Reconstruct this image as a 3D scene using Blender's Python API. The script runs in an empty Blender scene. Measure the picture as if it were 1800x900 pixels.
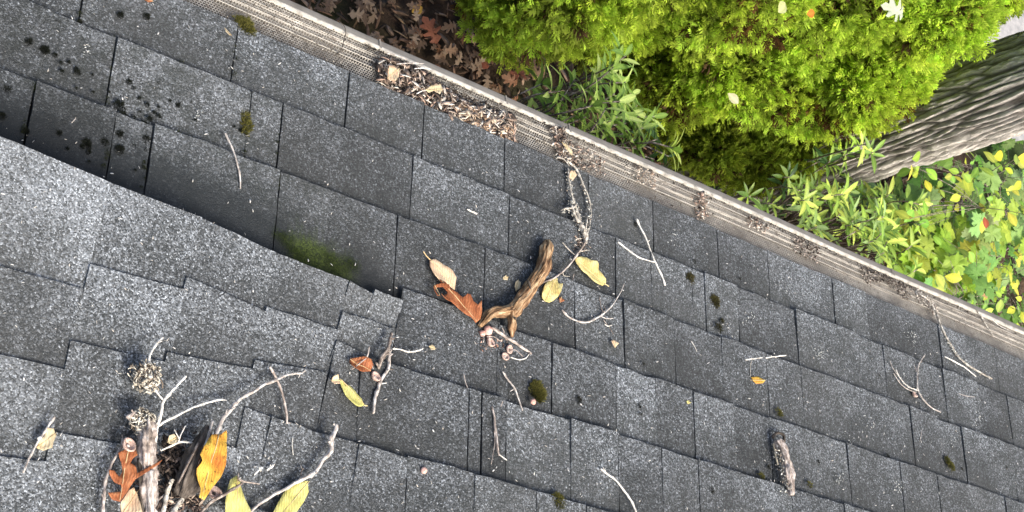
import bpy, bmesh, math, random
import numpy as np
from mathutils import Vector, Matrix, noise as mnoise
random.seed(7); rng = np.random.default_rng(11)
sc = bpy.context.scene
COL = sc.collection

# ------------------------------------------------------------------ camera
FPX = 2619.0                       # focal length in pixels of the 1800 px wide picture
G = np.array([3850., 1443., FPX]); G /= np.linalg.norm(G)            # along the eave
S = np.array([-170., -4300., FPX]); S -= G*(S@G); S /= np.linalg.norm(S)  # down the slope
N = np.cross(G, S)                                                   # roof normal
PITCH = math.radians(14.0)
U = math.cos(PITCH)*N - math.sin(PITCH)*S                            # world up, in camera axes
X_ = G; Y_ = np.cross(U, X_)
CAMZ = 4.85
CAM = np.array([0., 0., CAMZ])
W = np.stack([X_, Y_, U])            # rows: world axes in camera axes -> W @ v_cam = v_world
cam_d = bpy.data.cameras.new('camera'); cam = bpy.data.objects.new('camera', cam_d); COL.objects.link(cam)
cx = W@np.array([1., 0, 0]); cy = W@np.array([0, -1., 0]); cz = W@np.array([0, 0, -1.])
cam.matrix_world = Matrix(((cx[0], cy[0], cz[0], CAM[0]), (cx[1], cy[1], cz[1], CAM[1]), (cx[2], cy[2], cz[2], CAM[2]), (0, 0, 0, 1)))
cam_d.sensor_width = 36.0; cam_d.lens = 36.0*FPX/1800.0
cam_d.clip_start = 0.05; cam_d.clip_end = 500
sc.camera = cam

H = 1.8                               # camera height over the roof plane
gW = W@G; sW = W@S; nW = W@N
RO = CAM - nW*H                       # origin of the roof frame (a along eave, b down slope, c normal)
ROOF = Matrix(((gW[0], sW[0], nW[0], RO[0]), (gW[1], sW[1], nW[1], RO[1]), (gW[2], sW[2], nW[2], RO[2]), (0, 0, 0, 1)))

# ------------------------------------------------------------------ light
Lr = np.array([0.40, -1.18, 1.0]); Lr /= np.linalg.norm(Lr)           # roof frame
Lw = gW*Lr[0] + sW*Lr[1] + nW*Lr[2]
elev = math.asin(Lw[2]); azim = math.atan2(Lw[0], Lw[1])
world = bpy.data.worlds.new('World'); sc.world = world; world.use_nodes = True
nt = world.node_tree
sky = nt.nodes.new('ShaderNodeTexSky'); sky.sky_type = 'NISHITA'; sky.sun_disc = False
sky.sun_elevation = elev; sky.sun_rotation = azim; sky.dust_density = 6.0; sky.air_density = 1.0
nt.nodes['Background'].inputs[1].default_value = 0.15
nt.links.new(sky.outputs[0], nt.nodes['Background'].inputs[0])
sd = bpy.data.lights.new('sun', 'SUN'); sun = bpy.data.objects.new('sun', sd); COL.objects.link(sun)
sd.energy = 2.5; sd.angle = math.radians(22); sd.color = (1.0, 0.96, 0.89)
sun.rotation_euler = Vector(Lw).to_track_quat('Z', 'Y').to_euler(); sun.location = (0, 0, 8)
sc.view_settings.view_transform = 'Standard'; sc.view_settings.look = 'None'
sc.view_settings.exposure = 0.95; sc.view_settings.gamma = 1.0

# ------------------------------------------------------------------ helpers
def ray(px, py): return np.array([px-900., py-450., FPX])
def hit(px, py, c=0.0):
    r = ray(px, py); X = r*((c-H)/(N@r)); return X@G, X@S
def at_z(px, py, z):
    d = W@ray(px, py); t = (z-CAMZ)/d[2]; return CAM + d*t
# the raised roof section at the left: a second plane that climbs away from a hinge line
HA = np.array(hit(706, 531)); HB = np.array(hit(455, 900))
hd = (HB-HA)/np.linalg.norm(HB-HA); hn = np.array([hd[1], -hd[0]])
if hn@(np.array(hit(100, 500))-HA) < 0: hn = -hn
TILT = math.tan(math.radians(9.0))
def plane2(a, b): return max(0.0, (np.array([a, b])-HA)@hn)*TILT
K = [(-800, -105), (-500, 25), (-160, 172), (-60, 213), (0, 238), (100, 279), (195, 322), (280, 354), (355, 383), (430, 414), (490, 447), (550, 472), (612, 492), (656, 510), (706, 531)]
def below_K(px, py):
    if px > 706: return False
    for (x0, y0), (x1, y1) in zip(K, K[1:]):
        if x0 <= px <= x1: return py > y0+(y1-y0)*(px-x0)/(x1-x0)
    return False
def place(px, py, dz=0.0, on2=None):
    """roof-frame point that lies dz above the shingles at this spot"""
    if on2 is None: on2 = below_K(px, py) or (px < 720 and py > 540)
    c = dz
    for _ in range(8):
        a, b = hit(px, py, c)
        c = (plane2(a, b) if on2 else 0.0)+dz
    return Vector((a, b, c))
SURF = 0.0095
def link(o, parent=None):
    COL.objects.link(o)
    if parent is not None: o.parent = parent
    return o
def tag(o, label=None, cat=None, group=None, kind=None):
    if label: o['label'] = label
    if cat: o['category'] = cat
    if group: o['group'] = group
    if kind: o['kind'] = kind
    return o
def mesh_obj(name, v, f, mat, parent=None, frame=None, smooth=False):
    me = bpy.data.meshes.new(name); me.from_pydata([tuple(p) for p in v], [], f)
    if mat: me.materials.append(mat)
    if smooth: me.polygons.foreach_set('use_smooth', [True]*len(me.polygons))
    me.update()
    if id(v) in BARKCO and len(BARKCO[id(v)][1]) == len(v):
        at = me.attributes.new('barkco', 'FLOAT_VECTOR', 'POINT'); at.data.foreach_set('vector', np.array(BARKCO[id(v)][1], np.float32).ravel())
    o = bpy.data.objects.new(name, me); link(o, parent)
    if frame is not None: o.matrix_local = frame
    return o
def empty(name, loc=(0, 0, 0), frame=None):
    o = bpy.data.objects.new(name, None); link(o); o.empty_display_size = 0.05
    if frame is not None: o.matrix_local = frame
    else: o.location = loc
    return o
def tri_mesh(name, V, F, mat, colors=None, parent=None, frame=None, smooth=False):
    """fast numpy triangle mesh; colors per vertex (n,3)"""
    me = bpy.data.meshes.new(name)
    me.vertices.add(len(V)); me.vertices.foreach_set('co', np.asarray(V, np.float32).ravel())
    F = np.asarray(F, np.int32); me.loops.add(F.size); me.loops.foreach_set('vertex_index', F.ravel())
    me.polygons.add(len(F)); me.polygons.foreach_set('loop_start', np.arange(0, F.size, 3, dtype=np.int32))
    me.update(calc_edges=True)
    if colors is not None:
        at = me.color_attributes.new('tint', 'FLOAT_COLOR', 'POINT')
        c4 = np.ones((len(V), 4), np.float32); c4[:, :3] = colors; at.data.foreach_set('color', c4.ravel())
    if smooth: me.polygons.foreach_set('use_smooth', np.ones(len(F), bool))
    me.materials.append(mat)
    o = bpy.data.objects.new(name, me); link(o, parent)
    if frame is not None: o.matrix_local = frame
    return o
def scatter_mesh(tV, tF, T, P):
    """template (n,3), tris, transforms (m,3,3), positions (m,3)"""
    m = len(P); n = len(tV)
    V = np.einsum('mij,nj->mni', T, tV) + P[:, None, :]
    F = (tF[None] + (np.arange(m)*n)[:, None, None]).reshape(-1, 3)
    return V.reshape(-1, 3), F
def rand_rot(m):
    q = rng.normal(size=(m, 4)); q /= np.linalg.norm(q, axis=1)[:, None]
    w, x, y, z = q.T
    return np.stack([np.stack([1-2*(y*y+z*z), 2*(x*y-z*w), 2*(x*z+y*w)], -1),
                     np.stack([2*(x*y+z*w), 1-2*(x*x+z*z), 2*(y*z-x*w)], -1),
                     np.stack([2*(x*z-y*w), 2*(y*z+x*w), 1-2*(x*x+y*y)], -1)], 1)
def smooth_path(pts, sub=5):
    P = [Vector(p) for p in pts]; out = []
    if len(P) < 3: sub = max(sub, 3)
    for i in range(len(P)-1):
        p0 = P[max(i-1, 0)]; p1 = P[i]; p2 = P[i+1]; p3 = P[min(i+2, len(P)-1)]
        for k in range(sub):
            t = k/sub
            out.append(0.5*((2*p1)+(p2-p0)*t+(2*p0-5*p1+4*p2-p3)*t*t+(3*p1-p0-3*p2+p3)*t**3))
    out.append(P[-1]); return out
BARKCO = {}
def tube_data(pts, radii, sides=8, rough=0.18, sub=5, seed=0, flat=1.0, freq=120., grain=0.0):
    path = smooth_path(pts, sub); n = len(path); m = len(radii)
    v, f, bc = [], [], []; ln = 0.0
    up = Vector((0.13, 0.2, 1)).normalized()
    for i, p in enumerate(path):
        if i: ln += (p-path[i-1]).length
        d = (path[min(i+1, n-1)]-path[max(i-1, 0)])
        d = d.normalized() if d.length > 1e-9 else Vector((1, 0, 0))
        s = d.cross(up); s = s.normalized() if s.length > 1e-6 else Vector((1, 0, 0)); w = s.cross(d)
        if rough >= .18 and not grain: bn = abs(mnoise.noise(Vector((ln*75, seed, 1.3)))); nodef = 1+1.1*max(0, bn-.22)
        else: nodef = 1
        t = i/(n-1)*(m-1); j = min(int(t), m-2) if m > 1 else 0
        r = (radii[j]+(radii[j+1]-radii[j])*(t-j) if m > 1 else radii[0])*nodef
        if rough >= .18 and not grain and 0 < i < n-1: p = p+s*r*.9*mnoise.noise(Vector((ln*38, seed, 7)))+w*r*.5*mnoise.noise(Vector((ln*38, seed, 17)))
        for k in range(sides):
            an = 2*math.pi*k/sides
            q = s*math.cos(an)+w*math.sin(an)*flat
            nn = mnoise.noise(Vector(((p.x+seed)*freq+q.x*1.2, p.y*freq+q.y*1.2, p.z*freq+q.z*1.2)))
            if grain: nn += grain*(abs(mnoise.noise(Vector((math.cos(an)*3.2, math.sin(an)*3.2, ln*22+seed))))*2-.5)
            v.append(p+q*r*(1+rough*2*nn)); bc.append((math.cos(an)*r, math.sin(an)*r, ln+seed*.1))
    for i in range(n-1):
        for k in range(sides):
            a = i*sides+k; b = i*sides+(k+1) % sides
            f.append((a, b, b+sides, a+sides))
    f.append(tuple(range(sides))[::-1]); f.append(tuple((n-1)*sides+k for k in range(sides)))
    BARKCO[id(v)] = (v, bc)
    return v, f
def join(parts):
    V, F, BC = [], [], []
    for v, f in parts:
        o = len(V); V += list(v); F += [tuple(i+o for i in q) for q in f]; BC += BARKCO[id(v)][1]
    BARKCO[id(V)] = (V, BC)
    return V, F

# ------------------------------------------------------------------ materials
def new_mat(name, rough=0.8, spec=0.3):
    m = bpy.data.materials.new(name); m.use_nodes = True
    b = m.node_tree.nodes['Principled BSDF']; b.inputs['Roughness'].default_value = rough
    b.inputs['Specular IOR Level'].default_value = spec
    return m, m.node_tree, b
def nd(t, typ, **kw):
    n = t.nodes.new(typ)
    for k, v in kw.items(): setattr(n, k, v)
    return n
def noise_n(t, vec, scale, detail=4, rough=0.6):
    n = nd(t, 'ShaderNodeTexNoise'); n.inputs['Scale'].default_value = scale
    n.inputs['Detail'].default_value = detail; n.inputs['Roughness'].default_value = rough
    if vec is not None: t.links.new(vec, n.inputs['Vector'])
    return n
def ramp(t, src, stops):
    r = nd(t, 'ShaderNodeValToRGB'); e = r.color_ramp.elements
    while len(e) < len(stops): e.new(0.5)
    for i, (p, c) in enumerate(stops):
        e[i].position = p; e[i].color = (*c, 1) if len(c) == 3 else c
    t.links.new(src, r.inputs[0]); return r
def mix(t, fac, a, b, mode='MIX'):
    m = nd(t, 'ShaderNodeMix', data_type='RGBA', blend_type=mode)
    for s, idx in ((fac, 0), (a, 6), (b, 7)):
        if isinstance(s, (int, float)): m.inputs[idx].default_value = s
        elif isinstance(s, tuple): m.inputs[idx].default_value = (*s, 1)
        else: t.links.new(s, m.inputs[idx])
    return m.outputs[2]
def math_n(t, op, a, b=None, c=None, clamp=False):
    m = nd(t, 'ShaderNodeMath', operation=op); m.use_clamp = clamp
    for i, s in enumerate((a, b, c)):
        if s is None: continue
        if isinstance(s, (int, float)): m.inputs[i].default_value = s
        else: t.links.new(s, m.inputs[i])
    return m.outputs[0]
def bump(t, b, h, dist, strength=1.0):
    n = nd(t, 'ShaderNodeBump'); n.inputs['Distance'].default_value = dist; n.inputs['Strength'].default_value = strength
    t.links.new(h, n.inputs['Height']); t.links.new(n.outputs[0], b.inputs['Normal'])
def gray(v, c=(1, 1, 1)): return (v*c[0], v*c[1], v*c[2])

def shingle_material():
    m, t, b = new_mat('asphalt_granules', 0.85, 0.35)
    co = nd(t, 'ShaderNodeTexCoord').outputs['Object']
    oi = nd(t, 'ShaderNodeObjectInfo')
    sep = nd(t, 'ShaderNodeSeparateColor'); t.links.new(oi.outputs['Color'], sep.inputs[0])
    # warp the cells so that the grains are irregular
    wn = noise_n(t, co, 300, 2); vm = nd(t, 'ShaderNodeVectorMath', operation='SCALE'); t.links.new(wn.outputs['Color'], vm.inputs[0]); vm.inputs['Scale'].default_value = 0.004
    va = nd(t, 'ShaderNodeVectorMath', operation='ADD'); t.links.new(co, va.inputs[0]); t.links.new(vm.outputs[0], va.inputs[1])
    v1 = nd(t, 'ShaderNodeTexVoronoi'); v1.inputs['Scale'].default_value = 430; t.links.new(va.outputs[0], v1.inputs['Vector'])
    s1 = nd(t, 'ShaderNodeSeparateColor'); t.links.new(v1.outputs['Color'], s1.inputs[0])
    at = nd(t, 'ShaderNodeAttribute'); at.attribute_name = 'lap'
    n1 = noise_n(t, co, 9, 4, 0.6); n2 = noise_n(t, co, 38, 4, 0.65); n3 = noise_n(t, co, 3.2, 2); n4 = noise_n(t, co, 240, 3, 0.7)
    mp = nd(t, 'ShaderNodeMapping'); mp.inputs['Scale'].default_value = (1, .10, 1); t.links.new(co, mp.inputs[0]); stn = noise_n(t, mp.outputs[0], 210, 3, 0.6)
    # share of pale grains: more of them near the exposed lower end of each tab, fewer where dirt collects and butt shadow is painted in
    dens = math_n(t, 'MULTIPLY_ADD', at.outputs['Fac'], -0.40, 0.60)
    dens = math_n(t, 'ADD', dens, math_n(t, 'MULTIPLY_ADD', n1.outputs[0], 1.1, -0.57))
    dens = math_n(t, 'ADD', dens, math_n(t, 'MULTIPLY_ADD', n2.outputs[0], 0.55, -0.27))
    dens = math_n(t, 'ADD', dens, sep.outputs[1])          # per tab blend (green channel)
    hi = math_n(t, 'SUBTRACT', s1.outputs[0], math_n(t, 'SUBTRACT', 1.0, dens))
    hi = math_n(t, 'MULTIPLY_ADD', hi, 2.4, 0.12, clamp=True)
    hi = math_n(t, 'MULTIPLY', hi, math_n(t, 'MULTIPLY_ADD', n4.outputs[0], 3.2, -0.75, clamp=True))
    darkc = ramp(t, s1.outputs[1], [(0, (0.024, 0.026, 0.025)), (0.45, (0.040, 0.042, 0.041)), (0.85, (0.066, 0.068, 0.065)), (1, (0.105, 0.105, 0.10))])
    lightc = ramp(t, s1.outputs[2], [(0, (0.12, 0.124, 0.122)), (0.6, (0.205, 0.211, 0.21)), (1, (0.42, 0.43, 0.425))])
    c = mix(t, hi, darkc.outputs[0], lightc.outputs[0])
    # grey-brown grime in broad soft patches, then streaks of dirt and painted shade up to the next butt
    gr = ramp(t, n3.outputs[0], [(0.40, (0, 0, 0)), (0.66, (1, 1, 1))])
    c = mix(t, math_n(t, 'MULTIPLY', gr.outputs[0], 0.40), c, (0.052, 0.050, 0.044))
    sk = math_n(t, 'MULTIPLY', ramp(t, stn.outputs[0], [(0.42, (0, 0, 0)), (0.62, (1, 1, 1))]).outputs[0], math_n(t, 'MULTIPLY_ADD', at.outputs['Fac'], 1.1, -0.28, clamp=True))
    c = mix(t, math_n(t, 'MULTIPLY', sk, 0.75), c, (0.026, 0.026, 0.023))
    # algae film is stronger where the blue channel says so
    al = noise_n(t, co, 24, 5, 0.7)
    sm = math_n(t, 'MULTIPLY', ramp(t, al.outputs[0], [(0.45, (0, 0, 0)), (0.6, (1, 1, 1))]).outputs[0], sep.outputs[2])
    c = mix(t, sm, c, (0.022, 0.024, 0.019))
    da = nd(t, 'ShaderNodeAttribute'); da.attribute_name = 'damp_shade'; ga = nd(t, 'ShaderNodeAttribute'); ga.attribute_name = 'algae'  # wet band by the valley edge with the raised section's shadow painted in
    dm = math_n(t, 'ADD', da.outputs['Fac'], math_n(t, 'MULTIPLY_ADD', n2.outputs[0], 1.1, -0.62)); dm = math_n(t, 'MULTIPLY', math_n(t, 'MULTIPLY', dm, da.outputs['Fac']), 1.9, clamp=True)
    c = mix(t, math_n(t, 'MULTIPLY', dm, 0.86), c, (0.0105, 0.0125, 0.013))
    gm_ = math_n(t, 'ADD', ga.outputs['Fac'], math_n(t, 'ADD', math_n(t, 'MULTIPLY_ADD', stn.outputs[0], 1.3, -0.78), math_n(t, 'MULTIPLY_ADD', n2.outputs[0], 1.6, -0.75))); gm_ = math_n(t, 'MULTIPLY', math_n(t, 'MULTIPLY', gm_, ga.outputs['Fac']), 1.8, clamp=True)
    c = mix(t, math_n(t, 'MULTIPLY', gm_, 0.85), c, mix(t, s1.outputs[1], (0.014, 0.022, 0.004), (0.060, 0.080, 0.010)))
    cb = nd(t, 'ShaderNodeCombineColor'); t.links.new(math_n(t, 'MULTIPLY', sep.outputs[0], .95), cb.inputs[0]); t.links.new(sep.outputs[0], cb.inputs[1]); t.links.new(math_n(t, 'MULTIPLY', sep.outputs[0], 1.07), cb.inputs[2]); tone = mix(t, 1.0, c, cb.outputs[0], 'MULTIPLY')
    t.links.new(tone, b.inputs['Base Color'])
    hgt = math_n(t, 'ADD', math_n(t, 'MULTIPLY', v1.outputs['Distance'], -1.0), math_n(t, 'MULTIPLY', s1.outputs[1], 0.6))
    bump(t, b, hgt, 0.0016, 0.8)
    return m
M_SH = shingle_material()

def simple(name, cols, scale=60, rough=0.8, bumpd=0.0008, detail=5, stretch=None, spec=0.3, objcol=False, transl=0.0, bark=0.0):
    """noise between colours; optional tint by object colour; optional translucency"""
    m, t, b = new_mat(name, rough, spec)
    co = nd(t, 'ShaderNodeTexCoord').outputs['Object']
    if bark: ba = nd(t, 'ShaderNodeAttribute'); ba.attribute_name = 'barkco'; co = ba.outputs['Vector']; stretch = (1, 1, bark)
    if stretch:
        mp = nd(t, 'ShaderNodeMapping'); mp.inputs['Scale'].default_value = stretch; t.links.new(co, mp.inputs[0]); co = mp.outputs[0]
    n = noise_n(t, co, scale, detail, 0.65)
    k = len(cols); r = ramp(t, n.outputs[0], [(0.3+0.4*i/(k-1), c) for i, c in enumerate(cols)])
    c = r.outputs[0]
    if objcol:
        oi = nd(t, 'ShaderNodeObjectInfo'); c = mix(t, 1.0, c, oi.outputs['Color'], 'MULTIPLY')
    t.links.new(c, b.inputs['Base Color'])
    if bumpd: bump(t, b, n.outputs[0], bumpd)
    if transl:
        out = t.nodes['Material Output']; tr = nd(t, 'ShaderNodeBsdfTranslucent'); t.links.new(c, tr.inputs[0])
        ms = nd(t, 'ShaderNodeMixShader'); ms.inputs[0].default_value = transl
        t.links.new(b.outputs[0], ms.inputs[1]); t.links.new(tr.outputs[0], ms.inputs[2]); t.links.new(ms.outputs[0], out.inputs[0])
    return m
def tint_mat(name, rough=0.8, transl=0.0, var=60, spec=0.3):
    m, t, b = new_mat(name, rough, spec)
    at = nd(t, 'ShaderNodeAttribute'); at.attribute_name = 'tint'
    co = nd(t, 'ShaderNodeTexCoord').outputs['Object']
    n = noise_n(t, co, var, 3)
    c = mix(t, 1.0, at.outputs['Color'], ramp(t, n.outputs[0], [(0.3, (0.6, 0.6, 0.6)), (0.7, (1.2, 1.2, 1.2))]).outputs[0], 'MULTIPLY')
    t.links.new(c, b.inputs['Base Color'])
    if transl:
        out = t.nodes['Material Output']; tr = nd(t, 'ShaderNodeBsdfTranslucent'); t.links.new(c, tr.inputs[0])
        ms = nd(t, 'ShaderNodeMixShader'); ms.inputs[0].default_value = transl
        t.links.new(b.outputs[0], ms.inputs[1]); t.links.new(tr.outputs[0], ms.inputs[2]); t.links.new(ms.outputs[0], out.inputs[0])
    return m
M_TINT = tint_mat('dry_litter', 0.85)
M_FOL = tint_mat('scale_foliage', 0.7, 0.58, 30, .2)
M_LIT = tint_mat('ground_leaf_litter', 0.9, 0.0, 40)
M_MOSS = tint_mat('moss_tufts', 0.95, 0.15, 200)
M_LICH = simple('lichen_bark', [(0.08, 0.065, 0.05), (0.34, 0.31, 0.26), (0.70, 0.68, 0.60)], 210, 0.9, 0.001, bark=0.8)
M_TWIG = simple('grey_twig_bark', [(0.11, 0.085, 0.07), (0.40, 0.36, 0.32), (0.72, 0.69, 0.64)], 260, 0.85, 0.0006, bark=0.4)
M_TWIGD = simple('brown_twig_bark', [(0.045, 0.034, 0.028), (0.17, 0.135, 0.11), (0.48, 0.42, 0.36)], 260, 0.85, 0.0008, bark=0.4)
M_BARKD = simple('rotten_dark_wood', [(0.022, 0.018, 0.014), (0.065, 0.053, 0.042), (0.17, 0.145, 0.12)], 240, 0.9, 0.002, bark=0.12)
M_BARKP = simple('flaking_pink_bark', [(0.07, 0.055, 0.045), (0.30, 0.25, 0.215), (0.66, 0.60, 0.54)], 190, 0.9, 0.0015, bark=0.45)
M_LOG = None
def log_material():
    m, t, b = new_mat('honey_weathered_wood', 0.92, 0.12)
    co = nd(t, 'ShaderNodeTexCoord').outputs['Object']
    ba = nd(t, 'ShaderNodeAttribute'); ba.attribute_name = 'barkco'
    mp2 = nd(t, 'ShaderNodeMapping'); mp2.inputs['Scale'].default_value = (1, 1, 0.13); t.links.new(ba.outputs['Vector'], mp2.inputs[0])
    n = noise_n(t, mp2.outputs[0], 210, 5, 0.7); n2 = noise_n(t, co, 22, 3)
    a = ramp(t, n.outputs[0], [(0.36, (0.022, 0.013, 0.008)), (0.44, (0.13, 0.078, 0.042)), (0.55, (0.32, 0.205, 0.11)), (0.68, (0.62, 0.48, 0.30))])
    c = mix(t, ramp(t, n2.outputs[0], [(0.45, (0, 0, 0)), (0.65, (1, 1, 1))]).outputs[0], a.outputs[0], (0.26, 0.13, 0.07))
    c = mix(t, 0.75, c, a.outputs[0])
    t.links.new(c, b.inputs['Base Color']); bump(t, b, n.outputs[0], 0.003); return m
M_LOG = log_material()
def leaf_mat(name, c1, c2, c3, scale=45, transl=0.25, spots=None):
    m, t, b = new_mat(name, 0.6, 0.35)
    co = nd(t, 'ShaderNodeTexCoord').outputs['Object']
    n = noise_n(t, co, scale, 4, 0.6); c = ramp(t, n.outputs[0], [(0.32, c1), (0.5, c2), (0.68, c3)]).outputs[0]
    if spots:
        v = noise_n(t, co, 210, 2); f = ramp(t, v.outputs[0], [(0.62, (0, 0, 0)), (0.70, (1, 1, 1))])
        c = mix(t, math_n(t, 'MULTIPLY', f.outputs[0], 0.8), c, spots)
    w = nd(t, 'ShaderNodeTexWave'); w.inputs['Scale'].default_value = 70; w.inputs['Distortion'].default_value = 6; w.inputs['Detail'].default_value = 2; t.links.new(co, w.inputs[0])
    c = mix(t, 0.12, c, w.outputs['Color'], 'OVERLAY')
    t.links.new(c, b.inputs['Base Color']); bump(t, b, w.outputs['Fac'], 0.0006)
    tr = nd(t, 'ShaderNodeBsdfTranslucent'); t.links.new(c, tr.inputs[0]); ms = nd(t, 'ShaderNodeMixShader'); ms.inputs[0].default_value = transl
    t.links.new(b.outputs[0], ms.inputs[1]); t.links.new(tr.outputs[0], ms.inputs[2]); t.links.new(ms.outputs[0], t.nodes['Material Output'].inputs[0])
    return m
L_YEL = leaf_mat('pale_yellow_leaf', (0.50, 0.38, 0.13), (0.66, 0.56, 0.22), (0.74, 0.66, 0.33), spots=(0.25, 0.16, 0.05))
L_YGR = leaf_mat('yellow_green_leaf', (0.48, 0.45, 0.13), (0.64, 0.60, 0.20), (0.72, 0.68, 0.28))
L_BUF = leaf_mat('buff_pink_leaf', (0.55, 0.36, 0.22), (0.70, 0.52, 0.34), (0.72, 0.60, 0.38))
L_ORA = leaf_mat('orange_yellow_leaf', (0.50, 0.17, 0.025), (0.64, 0.36, 0.05), (0.74, 0.54, 0.09), 26, spots=(0.10, 0.03, 0.01))
L_OAK = leaf_mat('russet_oak_leaf', (0.22, 0.065, 0.022), (0.34, 0.115, 0.042), (0.44, 0.19, 0.085), 60)
L_PAL = leaf_mat('straw_leaf', (0.48, 0.38, 0.22), (0.62, 0.52, 0.33), (0.68, 0.60, 0.42))
M_VEIN = simple('leaf_midrib', [(0.45, 0.32, 0.15), (0.62, 0.50, 0.28)], 90, 0.7, 0)
M_WHITE = simple('bleached_bits', [(0.30, 0.26, 0.21), (0.66, 0.63, 0.56), (0.80, 0.78, 0.72)], 260, 0.8, 0.0006, bark=.4)
M_CAP = simple('acorn_cap_scales', [(0.20, 0.12, 0.09), (0.45, 0.32, 0.26), (0.62, 0.48, 0.42)], 300, 0.8, 0.001)
M_NUT = simple('pink_acorn_shell', [(0.45, 0.20, 0.15), (0.60, 0.34, 0.27), (0.70, 0.52, 0.45)], 120, 0.35, 0)
M_DECK = simple('roofing_felt', [(0.008, 0.008, 0.008), (0.02, 0.02, 0.02)], 80, 0.95, 0)
M_PUFF = simple('lichen_fibres', [(0.24, 0.20, 0.14), (0.48, 0.42, 0.31), (0.64, 0.60, 0.48)], 260, 0.9, 0)

# ------------------------------------------------------------------ ground, paving
def ground_material():
    m, t, b = new_mat('forest_soil', 0.95, 0.2)
    co = nd(t, 'ShaderNodeTexCoord').outputs['Object']
    n = noise_n(t, co, 9, 6, 0.7); n2 = noise_n(t, co, 0.7, 2)
    c = ramp(t, n.outputs[0], [(0.3, (0.018, 0.012, 0.008)), (0.5, (0.05, 0.032, 0.021)), (0.7, (0.10, 0.065, 0.04))]).outputs[0]
    c = mix(t, ramp(t, n2.outputs[0], [(0.5, (0, 0, 0)), (0.62, (1, 1, 1))]).outputs[0], c, (0.03, 0.05, 0.012))
    t.links.new(c, b.inputs['Base Color']); bump(t, b, n.outputs[0], 0.03); return m
gv, gf = [], []
q = 60
for i in range(q+1):
    for j in range(q+1):
        x = -40+80*i/q; y = -40+80*j/q
        gv.append((x, y, 0.04*mnoise.noise(Vector((x*.6, y*.6, 0)))*(1 if y > 2 else 0)))
for i in range(q):
    for j in range(q): gf.append((i*(q+1)+j, (i+1)*(q+1)+j, (i+1)*(q+1)+j+1, i*(q+1)+j+1))
tag(mesh_obj('ground', gv, gf, ground_material(), smooth=True), 'brown leaf-strewn soil below the eave', kind='structure')
pv = at_z(1745, 75, 0.06); 
M_PAV = simple('grey_paving', [(0.20, 0.20, 0.20), (0.27, 0.265, 0.26), (0.33, 0.32, 0.31)], 30, 0.9, 0.001)
d1 = np.array([0.9, 0.43]); d2 = np.array([-0.43, 0.9])
def slab(p0, w, h, z0, z1):
    c = [p0+d1*x+d2*y for x, y in ((0, 0), (w, 0), (w, h), (0, h))]
    return [(*k, z) for z in (z0, z1) for k in c], [(0, 3, 2, 1), (4, 5, 6, 7), (0, 1, 5, 4), (1, 2, 6, 5), (2, 3, 7, 6), (3, 0, 4, 7)]
v, f = slab(pv[:2]-d1*0.1-d2*0.6, 3.2, 5.0, -0.05, 0.06)
tag(mesh_obj('path', v, f, M_PAV), 'pale grey paved path beyond the tree trunk', kind='structure')

# ------------------------------------------------------------------ the house: roof shingles, gutter
house = empty('house', (0, 0, 0)); tag(house, 'house with dark asphalt shingle roof, raised valley section and beige gutter', 'house')
KA = [hit(x, y, 0.0) for x, y in K]
def damp_shade_at(a, b):  # wetness plus painted shade below the raised edge, and the algae share
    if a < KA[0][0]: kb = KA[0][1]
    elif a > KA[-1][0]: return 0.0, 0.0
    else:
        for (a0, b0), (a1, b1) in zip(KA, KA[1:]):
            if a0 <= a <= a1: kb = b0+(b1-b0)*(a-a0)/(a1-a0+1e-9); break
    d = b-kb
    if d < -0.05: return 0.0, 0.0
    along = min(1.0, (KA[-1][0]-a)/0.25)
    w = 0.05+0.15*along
    damp_shade = max(0.0, 1.0-max(d, 0)/w)
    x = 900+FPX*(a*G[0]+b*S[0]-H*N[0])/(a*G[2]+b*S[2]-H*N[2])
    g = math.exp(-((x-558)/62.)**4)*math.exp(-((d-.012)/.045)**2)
    return damp_shade, g
def lap_attr(me, vals):
    at = me.attributes.new('lap', 'FLOAT', 'POINT'); at.data.foreach_set('value', vals)
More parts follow.
